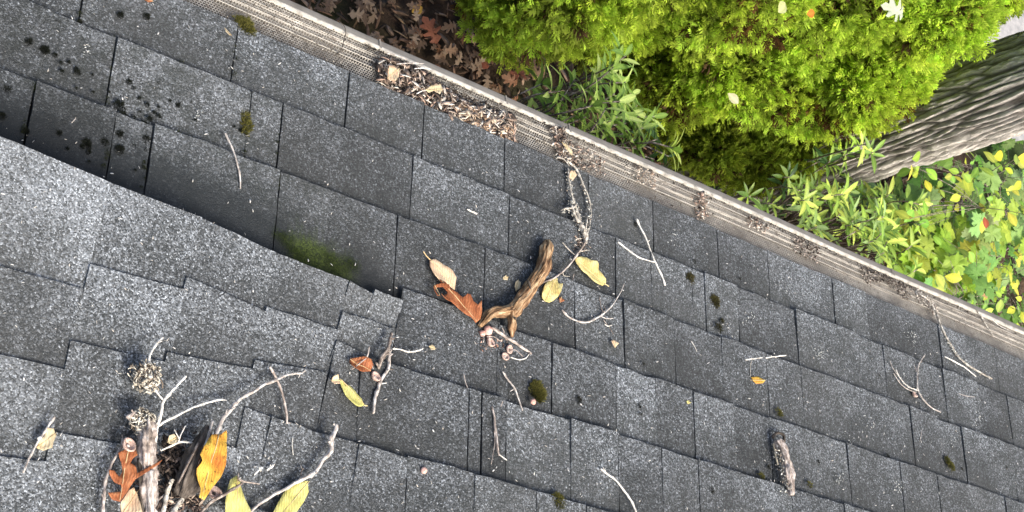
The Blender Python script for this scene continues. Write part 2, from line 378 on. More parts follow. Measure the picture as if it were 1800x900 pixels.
def shingle(cBL, cBR, cUR, cUL, zb=0.0145, zu=0.0015, thick=0.008, tone=1.0, blend=0.0, alg=0.0, on2=False, nx=None, ny=7, label=None, wob=0.0016):
    """one tab; corners (a,b): butt left, butt right, upper right, upper left"""
    cs = [np.array(c[:2]) for c in (cBL, cBR, cUR, cUL)]
    w = np.linalg.norm(cs[1]-cs[0]); nx = nx or max(4, min(22, int(w/0.014)))
    V, F, L = [], [], []
    sd_ = random.random()*50
    for layer in (0, 1):
        for j in range(ny+1):
            v = j/ny
            for i in range(nx+1):
                u = i/nx
                p = (cs[0]*(1-u)+cs[1]*u)*(1-v)+(cs[3]*(1-u)+cs[2]*u)*v
                a, b = p
                if j == 0: b += wob*1.6*mnoise.noise(Vector((a*26, sd_, 0)))+wob*0.9*mnoise.noise(Vector((a*110, sd_, 3)))
                if i in (0, nx): a += wob*0.9*mnoise.noise(Vector((sd_, b*60, i)))
                c = (plane2(a, b) if on2 else 0.0)+zb*(1-v)+zu*v
                c += 0.0012*mnoise.noise(Vector((a*9, b*9, sd_)))*(1-v)
                if layer: c -= thick*(1 if j < ny else 0.2)
                V.append((a, b, c)); L.append(v)
    def id(l, j, i): return l*(nx+1)*(ny+1)+j*(nx+1)+i
    for j in range(ny):
        for i in range(nx):
            F.append((id(0, j, i), id(0, j+1, i), id(0, j+1, i+1), id(0, j, i+1)))
    for i in range(nx): F.append((id(0, 0, i), id(0, 0, i+1), id(1, 0, i+1), id(1, 0, i)))
    for j in range(ny):
        F.append((id(0, j+1, 0), id(0, j, 0), id(1, j, 0), id(1, j+1, 0)))
        F.append((id(0, j, nx), id(0, j+1, nx), id(1, j+1, nx), id(1, j, nx)))
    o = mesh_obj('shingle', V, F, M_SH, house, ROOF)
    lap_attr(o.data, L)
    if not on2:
        dg = [damp_shade_at(a, b) for a, b, c in V]
        for k, nm_ in ((0, 'damp_shade'), (1, 'algae')):
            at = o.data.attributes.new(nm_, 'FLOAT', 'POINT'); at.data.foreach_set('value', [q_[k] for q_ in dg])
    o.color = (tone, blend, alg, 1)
    if label: o['label'] = label
    return o
BL = [x*(H-0.012) for x in (0.9330, 0.8560, 0.7785, 0.6965, 0.6172, 0.5322, 0.452, 0.372, 0.292, 0.212, 0.132)]  # butt lines, down slope
A0 = -0.35; A1 = 3.75
def cut_a(px, row):     # px is where the cut meets the lower picture line of that row
    # find a for which the projected point at b=BL[row+1] has this px
    lo, hi = A0-1, A1+1
    for _ in range(40):
        mid = (lo+hi)/2; X = mid*G + BL[row+1]*S - (H-0.009)*N
        x = 900+FPX*X[0]/X[2]
        if x < px: lo = mid
        else: hi = mid
    return lo
rows = [
 [(140, 0), (408, 0), (608, 0), (743, 0), (888, 0), (1038, 0), (1153, 0), (1268, 0), (1328, 1), (1358, 0), (1473, 0), (1533, 1), (1662, 0), (1762, 0)],
 [(-40, 0), (70, 1), (186, 0), (431, 0), (488, 0), (723, 0), (897, 0), (1087, 0), (1150, 1), (1223, 0), (1246, 0), (1305, 0), (1409, 0), (1523, 0), (1566, 1), (1622, 0), (1672, 1), (1733, 0), (1787, 0)],
 [(-110, 0), (37, 0), (184, 0), (252, 0), (482, 0), (571, 1), (695, 0), (853, 0), (1015, 0), (1102, 0), (1192, 0), (1278, 1), (1358, 0), (1420, 1), (1505, 0), (1615, 0), (1663, 1), (1707, 0), (1795, 0)],
 [(876, 0), (973, 0), (1088, 0), (1160, 1), (1227, 0), (1300, 1), (1364, 0), (1503, 0), (1597, 0), (1664, 0), (1720, 1), (1785, 0)],
 [(628, 0), (720, 1), (825, 0), (848, 0), (892, 0), (1008, 1), (1093, 0), (1172, 1), (1237, 0), (1300, 1), (1405, 0), (1500, 0), (1610, 0), (1700, 0), (1790, 0)],
 [(713, 0), (835, 1), (945, 0), (1036, 0), (1150, 0), (1260, 0), (1380, 0), (1500, 0), (1600, 0), (1700, 0), (1800, 0)],
]
bright = {(1, 3): .10, (1, 4): .14, (1, 5): .03, (1, 12): .13, (1, 13): .04, (1, 14): .1, (3, 1): .05, (3, 2): .06, (3, 5): .10, (4, 7): .08, (4, 8): .09, (4, 6): .05, (0, 1): -.02, (2, 3): -.07, (2, 4): -.09, (2, 5): -.12, (2, 2): -.06, (2, 1): -.05, (0, 12): -.05, (0, 13): -.04, (0, 14): -.04,
          (2, 15): 0.02, (1, 1): -.02, (4, 5): .03}
for r in range(10):
    if r < len(rows):
        cuts = [(cut_a(x, r), k) for x, k in rows[r]]
    else:
        cuts = []; a = 0.55
        while a < A1-0.2: cuts.append((a+random.uniform(-.03, .03), random.choice((0, 0, 1)))); a += random.uniform(.16, .3)
    a = cuts[-1][0]
    while a < A1: a += random.uniform(.1, .24); cuts.append((a, random.choice((0, 0, 1))))
    if r < 3:
        a = cuts[0][0]; pre = []
        while a > A0: a -= random.uniform(.12, .28); pre.append((a, 0))
        cuts = pre[::-1]+cuts
    npre = 0 if r >= 3 or r >= len(rows) else len(pre)
    for i in range(len(cuts)-1):
        (a0, k0), (a1, k1) = cuts[i], cuts[i+1]
        g0 = 0.0013 if k0 == 0 else -0.0002; g1 = 0.0013 if k1 == 0 else -0.0002
        b0 = BL[r]+random.uniform(-.002, .002) + (-0.012 if r == 0 else 0); b1 = BL[r+1]-0.022
        zb = 0.0140+random.uniform(-.0015, .002)+(0.0014 if i % 2 else 0)
        idx = i-npre+1
        bl = random.uniform(-.10, .07)+1.3*bright.get((r, idx), 0)
        mid_a = (a0+a1)/2
        alg = 0.25
        if r in (1, 2) and mid_a < 1.05: alg = 0.55
        jt = random.uniform(-.0015, .0015)
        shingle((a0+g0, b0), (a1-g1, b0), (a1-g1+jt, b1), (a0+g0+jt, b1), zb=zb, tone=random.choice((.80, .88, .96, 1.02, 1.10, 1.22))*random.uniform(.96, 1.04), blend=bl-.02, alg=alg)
# the tabs of the raised section and of the valley, each set out from its own corners
def pq(*pts, dz=0.0, on2=True): return [place(x, y, dz+0.008, on2) for x, y in pts]
def quad(pts, ext=0.18, on2=True, grow=0.0, **kw):
    BLc, BRc, URc, ULc = pq(*pts, on2=on2)
    if grow: e = Vector((grow, 0, 0)); BLc -= e; ULc -= e; BRc += e; URc += e
    ULc = ULc+(ULc-BLc)*ext; URc = URc+(URc-BRc)*ext
    return shingle(BLc, BRc, URc, ULc, on2=on2, **kw)
Bt = 1.12
E0 = [(-75, 206), (-110, 437), (-140, 600), (-175, 780), (-200, 950)]
b2 = [
 # strip left of E1
 ([(-520, 15), (-232, 139), (-264, 390), (-560, 300)], .05), ([(-560, 300), (-264, 390), (-292, 560), (-590, 480)], .0), ([(-590, 480), (-292, 560), (-322, 730), (-620, 660)], .04), ([(-620, 660), (-322, 730), (-352, 930), (-650, 870)], .0),
 ([(-800, -106), (-522, 14), (-562, 300), (-850, 210)], .0), ([(-850, 210), (-562, 300), (-592, 480), (-880, 400)], .05), ([(-880, 400), (-592, 480), (-622, 660), (-910, 590)], .0), ([(-910, 590), (-622, 660), (-652, 870), (-940, 810)], .03),
 ([(-230, 140), (-77, 205), (-112, 436), (-262, 390)], .10), ([(-262, 390), (-112, 436), (-142, 600), (-290, 560)], .05), ([(-290, 560), (-142, 600), (-175, 770), (-320, 730)], .02), ([(-320, 730), (-175, 770), (-205, 960), (-350, 920)], .05),
 ([(-75, 207), (194, 321), (146, 509), (-110, 437)], .20), ([(-110, 437), (144, 508), (114, 652), (-140, 590)], .03), ([(-140, 590), (113, 650), (84, 812), (-172, 780)], .10), ([(-172, 780), (84, 812), (54, 950), (-200, 930)], .04),
 # E1-E2
 ([(197, 323), (354, 382), (325, 508), (161, 465)], .08), ([(161, 465), (324, 508), (298, 640), (126, 600)], .06), ([(126, 600), (297, 638), (258, 788), (95, 760)], .02), ([(95, 760), (258, 788), (228, 950), (55, 930)], .08),
 # E2-E3
 ([(357, 384), (489, 446), (468, 548), (334, 487)], .04), ([(330, 487), (468, 548), (447, 647), (297, 620)], .03), ([(296, 620), (448, 648), (424, 790), (262, 755)], .02), ([(262, 755), (424, 790), (390, 950), (228, 930)], .06),
 # E3-E4
 ([(492, 448), (611, 493), (594, 580), (472, 540)], .03), ([(470, 540), (594, 580), (574, 654), (450, 633)], .06), ([(450, 633), (574, 654), (556, 764), (432, 716)], -.03), ([(432, 716), (474, 732), (436, 950), (392, 930)], .03),
]
TB = [1.0, .9, 1.05, .95, .95, 1.0, .9, 1.0,  1.0, .9, 1.0, .92,  1.38, .86, 1.08, 1.0,  .98, 1.06, .84, 1.1,  .88, .80, 1.0, 1.06,  .84, .98, .78, .92]
for (pts, bl), tn in zip(b2, TB):
    quad(pts, tone=(tn*.7+.36)*1.06, blend=bl*1.4+0.05, alg=0.0, zb=0.0085+random.uniform(-.0003, .0003), thick=.006, wob=.0008, nx=16, grow=.0016, ext=.2)
# stepped tabs at the valley's lower end
quad([(613, 497), (654, 517), (640, 570), (600, 549)], tone=1.1, blend=.05, zb=.012, nx=6)
quad([(656, 511), (705, 532), (697, 578), (642, 566)], tone=1.25, blend=.16, zb=.015, nx=6)
quad([(601, 549), (694, 579), (688, 642), (590, 600)], tone=1.1, blend=.04, zb=.011, nx=8)
quad([(591, 600), (689, 642), (632, 724), (572, 655)], tone=1.0, blend=-.02, zb=.011, nx=8, ext=0.0)
quad([(590, 601), (689, 643), (630, 781), (558, 762)], tone=1.0, blend=.0, zb=.0105, nx=8)
quad([(476, 733), (560, 763), (536, 950), (438, 930)], tone=1.05, blend=.02, zb=.011, nx=8)
quad([(560, 763), (628, 782), (612, 950), (536, 940)], tone=1.0, blend=.03, zb=.011, nx=8)
quad([(628, 782), (712, 806), (712, 930), (612, 920)], on2=False, tone=.92, blend=.05, nx=8)
quad([(706, 509), (873, 568), (876, 698), (692, 644)], on2=False, tone=.82, blend=-.01, nx=14, ext=.1, grow=.002)
# felt deck under both planes
def extrude_poly(pts, top, bot, name, mat, parent, frame):
    n = len(pts); V = [(a, b, top(a, b)) for a, b in pts]+[(a, b, bot(a, b)) for a, b in pts]
    F = [tuple(range(n)), tuple(range(2*n-1, n-1, -1))]+[(i, i+n, (i+1) % n+n, (i+1) % n) for i in range(n)]
    return mesh_obj(name, V, F, mat, parent, frame)
extrude_poly([(A0-.5, BL[0]-.03), (A1+.3, BL[0]-.03), (A1+.3, BL[10]), (A0-.5, BL[10])][::-1], lambda a, b: -0.0015, lambda a, b: -0.03, 'roof_deck', M_DECK, house, ROOF)
kp = []
for x, y in K:
    p = place(x, y+5, 0.0, True); kp.append((p.x, p.y))
kp = kp[:-1]+[tuple(place(640, 600, 0, True)[:2]), tuple(place(400, 950, 0, True)[:2]), tuple(place(-930, 880, 0, True)[:2])]
extrude_poly(kp, lambda a, b: plane2(a, b)-0.001, lambda a, b: -0.001, 'raised_deck', M_DECK, house, ROOF)

# gutter -------------------------------------------------------------
def guard_material():
    m, t, b = new_mat('perforated_aluminium', 0.55, 0.5)
    b.inputs['Metallic'].default_value = 0.0
    co = nd(t, 'ShaderNodeTexCoord').outputs['Object']; sp = nd(t, 'ShaderNodeSeparateXYZ'); t.links.new(co, sp.inputs[0])
    p = 0.0056; px_, py_ = p, p*0.866
    ry = math_n(t, 'DIVIDE', sp.outputs[1], py_); row = math_n(t, 'FLOOR', ry); fy = math_n(t, 'SUBTRACT', math_n(t, 'FRACT', ry), 0.5)
    off = math_n(t, 'MULTIPLY', math_n(t, 'MODULO', row, 2.0), 0.5)
    rx = math_n(t, 'ADD', math_n(t, 'DIVIDE', sp.outputs[0], px_), off); fx = math_n(t, 'SUBTRACT', math_n(t, 'FRACT', rx), 0.5)
    d2_ = math_n(t, 'ADD', math_n(t, 'MULTIPLY', fx, fx), math_n(t, 'MULTIPLY', fy, fy))
    hole = math_n(t, 'LESS_THAN', d2_, 0.16)
    n = noise_n(t, co, 14, 5, 0.65); n2 = noise_n(t, co, 90, 4, 0.7)
    c = ramp(t, n.outputs[0], [(0.3, (0.13, 0.12, 0.105)), (0.48, (0.24, 0.225, 0.195)), (0.7, (0.40, 0.375, 0.325))]).outputs[0]
    c = mix(t, ramp(t, n2.outputs[0], [(0.52, (0, 0, 0)), (0.66, (.8, .8, .8))]).outputs[0], c, (0.09, 0.07, 0.055))
    t.links.new(c, b.inputs['Base Color'])
    tr = nd(t, 'ShaderNodeBsdfTransparent'); ms = nd(t, 'ShaderNodeMixShader'); t.links.new(hole, ms.inputs[0])
    t.links.new(b.outputs[0], ms.inputs[1]); t.links.new(tr.outputs[0], ms.inputs[2]); t.links.new(ms.outputs[0], t.nodes['Material Output'].inputs[0])
    return m
M_GUARD = guard_material()
M_LIP = simple('cream_painted_gutter', [(0.15, 0.14, 0.12), (0.40, 0.375, 0.32), (0.52, 0.49, 0.43)], 60, 0.5, 0.0002)
M_GUT = simple('taupe_gutter_face', [(0.16, 0.145, 0.12), (0.22, 0.20, 0.17), (0.27, 0.25, 0.215)], 18, 0.55, 0.0002)
M_TROUGH = simple('gutter_trough', [(0.015, 0.012, 0.01), (0.05, 0.045, 0.035)], 30, 0.9, 0)
def strip(profile, name, mat, a0=A0-.4, a1=A1+.2, n=90, wav=0.0, smooth=False, parent=house):
    V, F = [], []
    m_ = len(profile)
    for i in range(n+1):
        a = a0+(a1-a0)*i/n; w = wav*mnoise.noise(Vector((a*2.2, 0, 5)))
        for (b, c) in profile: V.append((a, b+w, c+w*0.6))
    for i in range(n):
        for j in range(m_-1):
            k = i*m_+j; F.append((k, k+m_, k+m_+1, k+1))
    return mesh_obj(name, V, F, mat, parent, ROOF if parent is house else None, smooth)
gb = lambda x: x*H
prof = [(gb(.905), -0.001)]
edge = gb(.9725)
# three pressed ridges in the guard
for rr in (.9455, .9545, .9635):
    r0 = gb(rr); prof += [(r0-0.0032, -0.0025), (r0-0.0012, 0.0008), (r0+0.0010, 0.0008), (r0+0.0028, -0.0025)]
prof += [(edge-0.004, -0.0025), (edge, -0.001)]
lip0 = edge+0.008; lip1 = gb(.9872)
gutter = strip([(lip0, 0.0005), (lip0+0.002, 0.0000), (lip1-0.003, -0.0010), (lip1, -0.004), (lip1-0.001, -0.014), (lip1-0.014, -0.05), (lip1-0.03, -0.09), (lip1-0.045, -0.12)], 'gutter', M_GUT, wav=.002, n=160, smooth=True)
strip(prof, 'gutter_guard', M_GUARD, wav=.002, n=160, parent=gutter)
for rr in (.9455, .9545, .9635):                                    # the unperforated crest of each ridge
    r0 = gb(rr); strip([(r0-0.0007, 0.0013), (r0, 0.0019), (r0+0.0006, 0.0013)], 'guard_ridge', M_LIP, wav=.002, n=160, parent=gutter)
strip([(edge-0.0010, -0.0005), (edge, 0.0030), (edge+0.0045, 0.0038), (edge+0.0075, 0.0030), (edge+0.008, 0.0005)], 'gutter_bead', M_LIP, wav=.002, n=160, parent=gutter)
strip([(lip1-0.045, -0.12), (lip1-0.11, -0.125), (lip1-0.115, -0.03)], 'gutter_trough', M_TROUGH, n=20, parent=gutter)
for a in (cut_a(600, 0)+0.08, cut_a(785, 0)+.15, cut_a(930, 0)+.12, cut_a(1500, 0)+.2):       # joints across the lip
    strip([(edge, 0.0055), (lip0, 0.0030), (lip1-0.002, 0.0008)], 'lip_seam', M_GUT, a, a+0.003, 2, parent=gutter)
# wall and fascia under the eave (only seen from the side)
M_WALL = simple('beige_siding', [(0.38, 0.35, 0.30), (0.45, 0.42, 0.37)], 8, 0.8, 0.001)
eave = ROOF@Vector((0, BL[0], -0.03))
def box(x0, x1, y0, y1, z0, z1): return [(x, y, z) for z in (z0, z1) for x, y in ((x0, y0), (x1, y0), (x1, y1), (x0, y1))], [(0, 3, 2, 1), (4, 5, 6, 7), (0, 1, 5, 4), (1, 2, 6, 5), (2, 3, 7, 6), (3, 0, 4, 7)]
v, f = box(A0-.4, A1+.2, eave.y-0.62, eave.y-0.42, 0, eave.z-0.06); mesh_obj('wall', v, f, M_WALL, house)
v, f = box(A0-.4, A1+.2, eave.y-0.10, eave.y-0.055, eave.z-0.17, eave.z-0.045); mesh_obj('fascia_board', v, f, M_LIP, house)
v, f = box(A0-.4, A1+.2, eave.y-0.42, eave.y-0.10, eave.z-0.17, eave.z-0.155); mesh_obj('soffit_board', v, f, M_LIP, house)

# ------------------------------------------------------------------ things lying on the roof
def chip_template(bend=.25):
    V = []
    for i, t_ in enumerate((-1, -.3, .4, 1)):
        w = (.5, .9, .8, .35)[i]
        z = bend*(1-t_*t_)
        V += [(t_, -w*.5, z), (t_, w*.5, z+.12), (t_, 0, z-.18)]
    F = []
    for i in range(3):
        a = i*3
        for (p, q_) in ((0, 1), (1, 2), (2, 0)):
            F += [(a+p, a+q_, a+3+q_), (a+p, a+3+q_, a+3+p)]
    F += [(0, 2, 1), (9, 10, 11)]
    return np.array(V, float), np.array(F)
CT, CF = chip_template()
PXM = 0.00103                            # metres per picture pixel on the roof, about
def rp(p, base=SURF):
    x, y = p[0], p[1]; return place(x, y, base+(p[2] if len(p) > 2 else 0.003))
TH = 0.66
def twig(label, path, r, mat=M_TWIG, shoots=(), cat='twig', name='fallen_twig', rough=.2, sides=7, group=None, base=SURF, flat=1.0, grain=0.0):
    pts = [rp(p, base) for p in path]
    radii = [k*PXM*TH for k in (r if isinstance(r, (list, tuple)) else [r, r*.8])]
    pts = [p+Vector((0, 0, radii[min(len(radii)-1, int(i/len(pts)*len(radii)))]*.6)) for i, p in enumerate(pts)]
    v, f = tube_data(pts, radii, sides, rough, 7, random.random()*30, flat, grain=grain, freq=170.)
    if name in ('fallen_twig', 'curved_branch', 'long_branch', 'fallen_stick', 'lichen_branch'):
        st_ = [(v, f)]
        for _ in range(random.randint(2, 4)):
            i_ = random.randrange(len(pts)-1); q_ = pts[i_].lerp(pts[i_+1], random.random()); rr_ = radii[min(len(radii)-1, int(i_/len(pts)*len(radii)))]
            dr = Vector((random.uniform(-1, 1), random.uniform(-1, 1), random.uniform(.1, .7))).normalized()
            st_.append(tube_data([q_, q_+dr*rr_*random.uniform(1.8, 4.0)], [rr_*.7, rr_*.35], 5, .15, 2))
        v, f = join(st_)
    o = mesh_obj(name, v, f, mat, None, ROOF, True); tag(o, label, cat, group)
    for s in shoots:
        sp, sr = s[0], s[1]*TH; sm = s[2] if len(s) > 2 else mat
        v, f = tube_data([rp(p, base)+Vector((0, 0, sr*PXM)) for p in sp], [sr*PXM, sr*.7*PXM], 6, rough, 5, random.random()*30)
        c = mesh_obj('side_shoot', v, f, sm, o, None, True)
    return o
def leaf(label, poly, mat, lift=0.004, curl=0.010, stem=None, rib=None, cat='leaf', name='fallen_leaf', org=(0, 0), s=1.0, waves=0.002, wf=60.):
    pl = [(org[0]+x/s, org[1]+y/s) for x, y in poly]
    cxp = sum(p[0] for p in pl)/len(pl); cyp = sum(p[1] for p in pl)/len(pl)
    bm = bmesh.new(); vs = [bm.verts.new(place(x, y, SURF+lift)) for x, y in pl]
    fc = bm.faces.new(vs); bmesh.ops.triangulate(bm, faces=[fc])
    bmesh.ops.subdivide_edges(bm, edges=bm.edges[:], cuts=3, use_grid_fill=True)
    bm.normal_update()
    cen = place(cxp, cyp, SURF+lift)
    if rib: r0 = place(org[0]+rib[0][0]/s, org[1]+rib[0][1]/s, SURF+lift); r1 = place(org[0]+rib[1][0]/s, org[1]+rib[1][1]/s, SURF+lift)
    else:
        far = max(bm.verts, key=lambda q_: (q_.co-cen).length).co.copy(); r0 = far; r1 = cen*2-far
    ax = (r1-r0).normalized(); R = max((q_.co-cen).length for q_ in bm.verts)
    sd_ = random.random()*20
    def hgt(co):
        dd = co-r0; l = dd.dot(ax); per = (dd-ax*l).length
        return curl*(per/(R*.55))**1.6+waves*mnoise.noise(Vector((co.x*wf, co.y*wf, sd_)))+waves*.5
    for q_ in bm.verts: q_.co.z += hgt(q_.co)
    for fc in bm.faces:
        fc.smooth = True
        if fc.normal.z < 0: fc.normal_flip()
    me = bpy.data.meshes.new(name); bm.to_mesh(me); bm.free(); me.materials.append(mat)
    o = bpy.data.objects.new(name, me); link(o); o.matrix_local = ROOF
    md = o.modifiers.new('thickness', 'SOLIDIFY'); md.thickness = 0.0005
    tag(o, label, cat)
    pts = [r0.lerp(r1, k/5) for k in range(6)]
    for p in pts: p.z += hgt(p)+0.0004
    v, f = tube_data(pts, [0.0008, 0.0003], 5, .05, 2); mesh_obj('midrib', v, f, M_VEIN, o, None, True)
    if stem:
        v, f = tube_data([place(org[0]+x/s, org[1]+y/s, SURF+lift+.001) for x, y in stem], [0.0012, 0.0009], 6, .1, 3)
        mesh_obj('stalk', v, f, M_VEIN, o, None, True)
    return o
Z1 = dict(org=(720, 400), s=3.46)
def zz(pts, org, s, h=None): return [(org[0]+p[0]/s, org[1]+p[1]/s)+((p[2],) if len(p) > 2 else ()) for p in pts]
c1 = lambda pts: zz(pts, (720, 400), 3.46)

# big honey-coloured branch
def log_piece():
    top = [(836, 85, .010), (838, 130, .013), (822, 200, .015), (800, 270, .016), (748, 345, .016), (695, 420, .016), (645, 485, .016), (612, 525, .015)]
    pts = [rp(p) for p in c1(top)]
    v, f = tube_data(pts, [x*PXM for x in (6.5, 11, 12, 12.4, 12, 11.5, 12, 11)], 40, .11, 14, 3., freq=40, grain=1.3)
    root = mesh_obj('broken_branch', v, f, M_LOG, None, ROOF, True)
    tag(root, 'thick honey brown forked branch piece, bark stripped, lying in the middle of the roof', 'branch')
    pts = [rp(p) for p in c1([(630, 505, .016), (570, 508, .018), (500, 520, .016), (455, 560, .013), (425, 600, .009)])]
    v, f = tube_data(pts, [x*PXM for x in (8, 8.5, 8, 7, 4)], 24, .16, 10, 9., freq=50, grain=1.6); mesh_obj('broken_fork', v, f, M_LOG, root, None, True)
    pts = [rp(p) for p in c1([(622, 525, .016), (625, 570, .016), (622, 615, .014), (622, 668, .008)])]
    v, f = tube_data(pts, [x*PXM for x in (9, 8, 6.5, 2)], 24, .16, 10, 5., freq=60, grain=1.); mesh_obj('broken_fork', v, f, M_LOG, root, None, True)
    p = rp((720+640/3.46, 400+556/3.46, .0255)); v, f = tube_data([p, p+Vector((0.001, 0.002, .0012))], [0.0036, 0.0034], 10, .2, 2)
    mesh_obj('knot_hole', v, f, M_BARKD, root, None, True)
    p = rp((720+738/3.46, 400+375/3.46, .0285)); v, f = tube_data([p, p+Vector((-.004, .011, 0)), p+Vector((-.008, .018, -.001))], [0.001, 0.0022, .001], 8, .2, 3)
    mesh_obj('split', v, f, M_BARKD, root, None, True)
log_piece()
twig('short grey twig under the fork of the honey brown branch', c1([(505, 612, .008), (560, 655, .007), (640, 708, .004), (700, 745, .003), (738, 770, .003)]), [4.5, 3.8, 3.2, 2.6], M_BARKP,
     [(c1([(560, 655, .007), (572, 635, .010), (560, 610, .012)]), 1.6), (c1([(612, 790, .001), (660, 805, .001), (700, 795, .002), (722, 772, .003)]), 1.7, M_WHITE)])
def blobby(name, label, cat, px, py, r, mat, z=None, sq=0.8, rough=.12, seg=14, group=None, parent=None):
    c = rp((px, py, (z if z is not None else r*PXM*sq)))
    V, F = [], []; rings = seg//2; R = r*PXM; sd_ = random.random()*20
    for i in range(rings+1):
        th = math.pi*i/rings
        for j in range(seg):
            ph = 2*math.pi*j/seg; d = Vector((math.sin(th)*math.cos(ph), math.sin(th)*math.sin(ph), math.cos(th)*sq))
            V.append(c+d*R*(1+rough*2*mnoise.noise(d*2.3+Vector((sd_, 0, 0)))))
    for i in range(rings):
        for j in range(seg): F.append((i*seg+j, i*seg+(j+1) % seg, (i+1)*seg+(j+1) % seg, (i+1)*seg+j)[::-1])
    o = mesh_obj(name, V, F, mat, parent, ROOF if parent is None else None, True)
    if parent is None: tag(o, label, cat, group)
    return o
def acorn_cap(label, px, py, r, z=0.004, tilt=(0.3, 0.2), dark=False):
    """open cup with a thick rim, a hollow and a stalk"""
    c = rp((px, py, z)); R = r*PXM; ax = Vector((tilt[0], tilt[1], 1)).normalized()
    s_ = ax.orthogonal().normalized(); w_ = s_.cross(ax); seg = 18
    prof = [(0.15, -.75), (.6, -.55), (.92, -.1), (1.0, .28), (.92, .42), (.74, .40), (.62, .1), (.4, -.15), (.05, -.22)]
    V, F = [], []
    for (rr, hh) in prof:
        for k in range(seg):
            an = 2*math.pi*k/seg; q_ = s_*math.cos(an)+w_*math.sin(an)
            V.append(c+q_*rr*R*(1+.06*mnoise.noise(q_*4+Vector((px, 0, hh))))+ax*hh*R*.8)
    n = len(prof)
    for i in range(n-1):
        for k in range(seg): F.append((i*seg+k, i*seg+(k+1) % seg, (i+1)*seg+(k+1) % seg, (i+1)*seg+k))
    F.append(tuple(range(seg))[::-1]); F.append(tuple((n-1)*seg+k for k in range(seg)))
    o = mesh_obj('acorn_cupule', V, F, M_CAP, None, ROOF, True); tag(o, label, 'acorn cap')
    V2 = [c+(s_*math.cos(2*math.pi*k/8)+w_*math.sin(2*math.pi*k/8))*R*.22+ax*R*h_ for h_ in (-.18, .02) for k in range(8)]
    F2 = [(k, (k+1) % 8, 8+(k+1) % 8, 8+k) for k in range(8)]+[tuple(range(8, 16))]
    mesh_obj('nut_scar', V2, F2, M_WHITE if not dark else M_BARKD, o, None, True)
    return o
blobby('acorn', 'pink round acorn tucked beside the fork tip of the honey brown branch', 'acorn', 858, 581, 8.3, M_NUT, z=.009)
blobby('acorn', 'small dull red acorn left of the round pink acorn', 'acorn', 848, 586, 5.5, M_NUT, z=.005)
acorn_cap('brown acorn cap just below the round pink acorn', 862, 602, 9, .005)
acorn_cap('pale acorn cap with round dark hollow at the end of a curved stalk', 888, 627, 7.4, .005, (-.1, .1))
acorn_cap('dark reddish acorn cap under the short grey twig', 895, 614, 8, .005, (.4, -.3), True)
for pp, lb in ((c1([(430, 640, .004), (450, 670, .006), (445, 700, .002)]), 'thin brown stalk left of the brown acorn cap'), (c1([(470, 665, .006), (510, 665, .007), (548, 690, .003)]), 'thin tan stalk crossing over the brown acorn cap'), (c1([(600, 760, .003), (640, 745, .006), (690, 785, .002)]), 'short pinkish stalk between the dark cap and the grey twig')):
    twig(lb, pp, [1.2, .9], M_BARKP, name='acorn_stalk', cat='stalk')
leaf('buff pink leaf with a thin stalk, partly under a russet leaf', [(120, 195), (150, 193), (200, 233), (250, 268), (275, 310), (274, 380), (230, 352), (170, 335), (135, 300), (116, 240)], L_BUF, .005, .006, stem=[(83, 143), (100, 170), (125, 195)], rib=[(125, 195), (268, 365)], **Z1)
leaf('russet lobed oak leaf lying across the buff pink leaf', [(180, 318), (215, 335), (245, 372), (285, 400), (320, 430), (335, 412), (352, 420), (372, 458), (400, 482), (409, 462), (424, 510), (427, 560), (400, 582), (372, 548), (312, 522), (280, 495), (235, 462), (190, 458), (148, 430), (180, 432), (215, 412), (225, 395), (205, 372), (190, 350)], L_OAK, .012, .012, rib=[(190, 325), (410, 575)], name='oak_leaf', **Z1)
leaf('curled dark russet leaf lobe left of the russet oak leaf', [(150, 350), (185, 345), (215, 365), (222, 395), (200, 372), (165, 365), (150, 385), (165, 410), (190, 418), (160, 420), (138, 395), (138, 365)], L_OAK, .010, .004, rib=[(150, 350), (180, 415)], name='oak_leaf', **Z1)
leaf('long pale yellow leaf with a wavy edge, right of the honey brown branch', [(1003, 195), (1015, 183), (1040, 180), (1065, 190), (1090, 207), (1120, 215), (1133, 232), (1140, 262), (1165, 290), (1188, 315), (1192, 340), (1170, 356), (1140, 350), (1110, 338), (1090, 320), (1072, 295), (1045, 275), (1020, 245), (1008, 220)], L_YEL, .006, .007, stem=[(1185, 343), (1198, 348), (1212, 358)], rib=[(1008, 192), (1188, 345)], **Z1)
leaf('small pale yellow oval leaf touching the honey brown branch, with a notched edge', [(862, 318), (885, 306), (898, 308), (897, 325), (901, 342), (923, 344), (918, 368), (908, 395), (893, 425), (870, 447), (845, 460), (820, 448), (802, 425), (800, 395), (808, 360), (830, 335)], L_YEL, .006, .006, rib=[(885, 312), (820, 452)], **Z1)

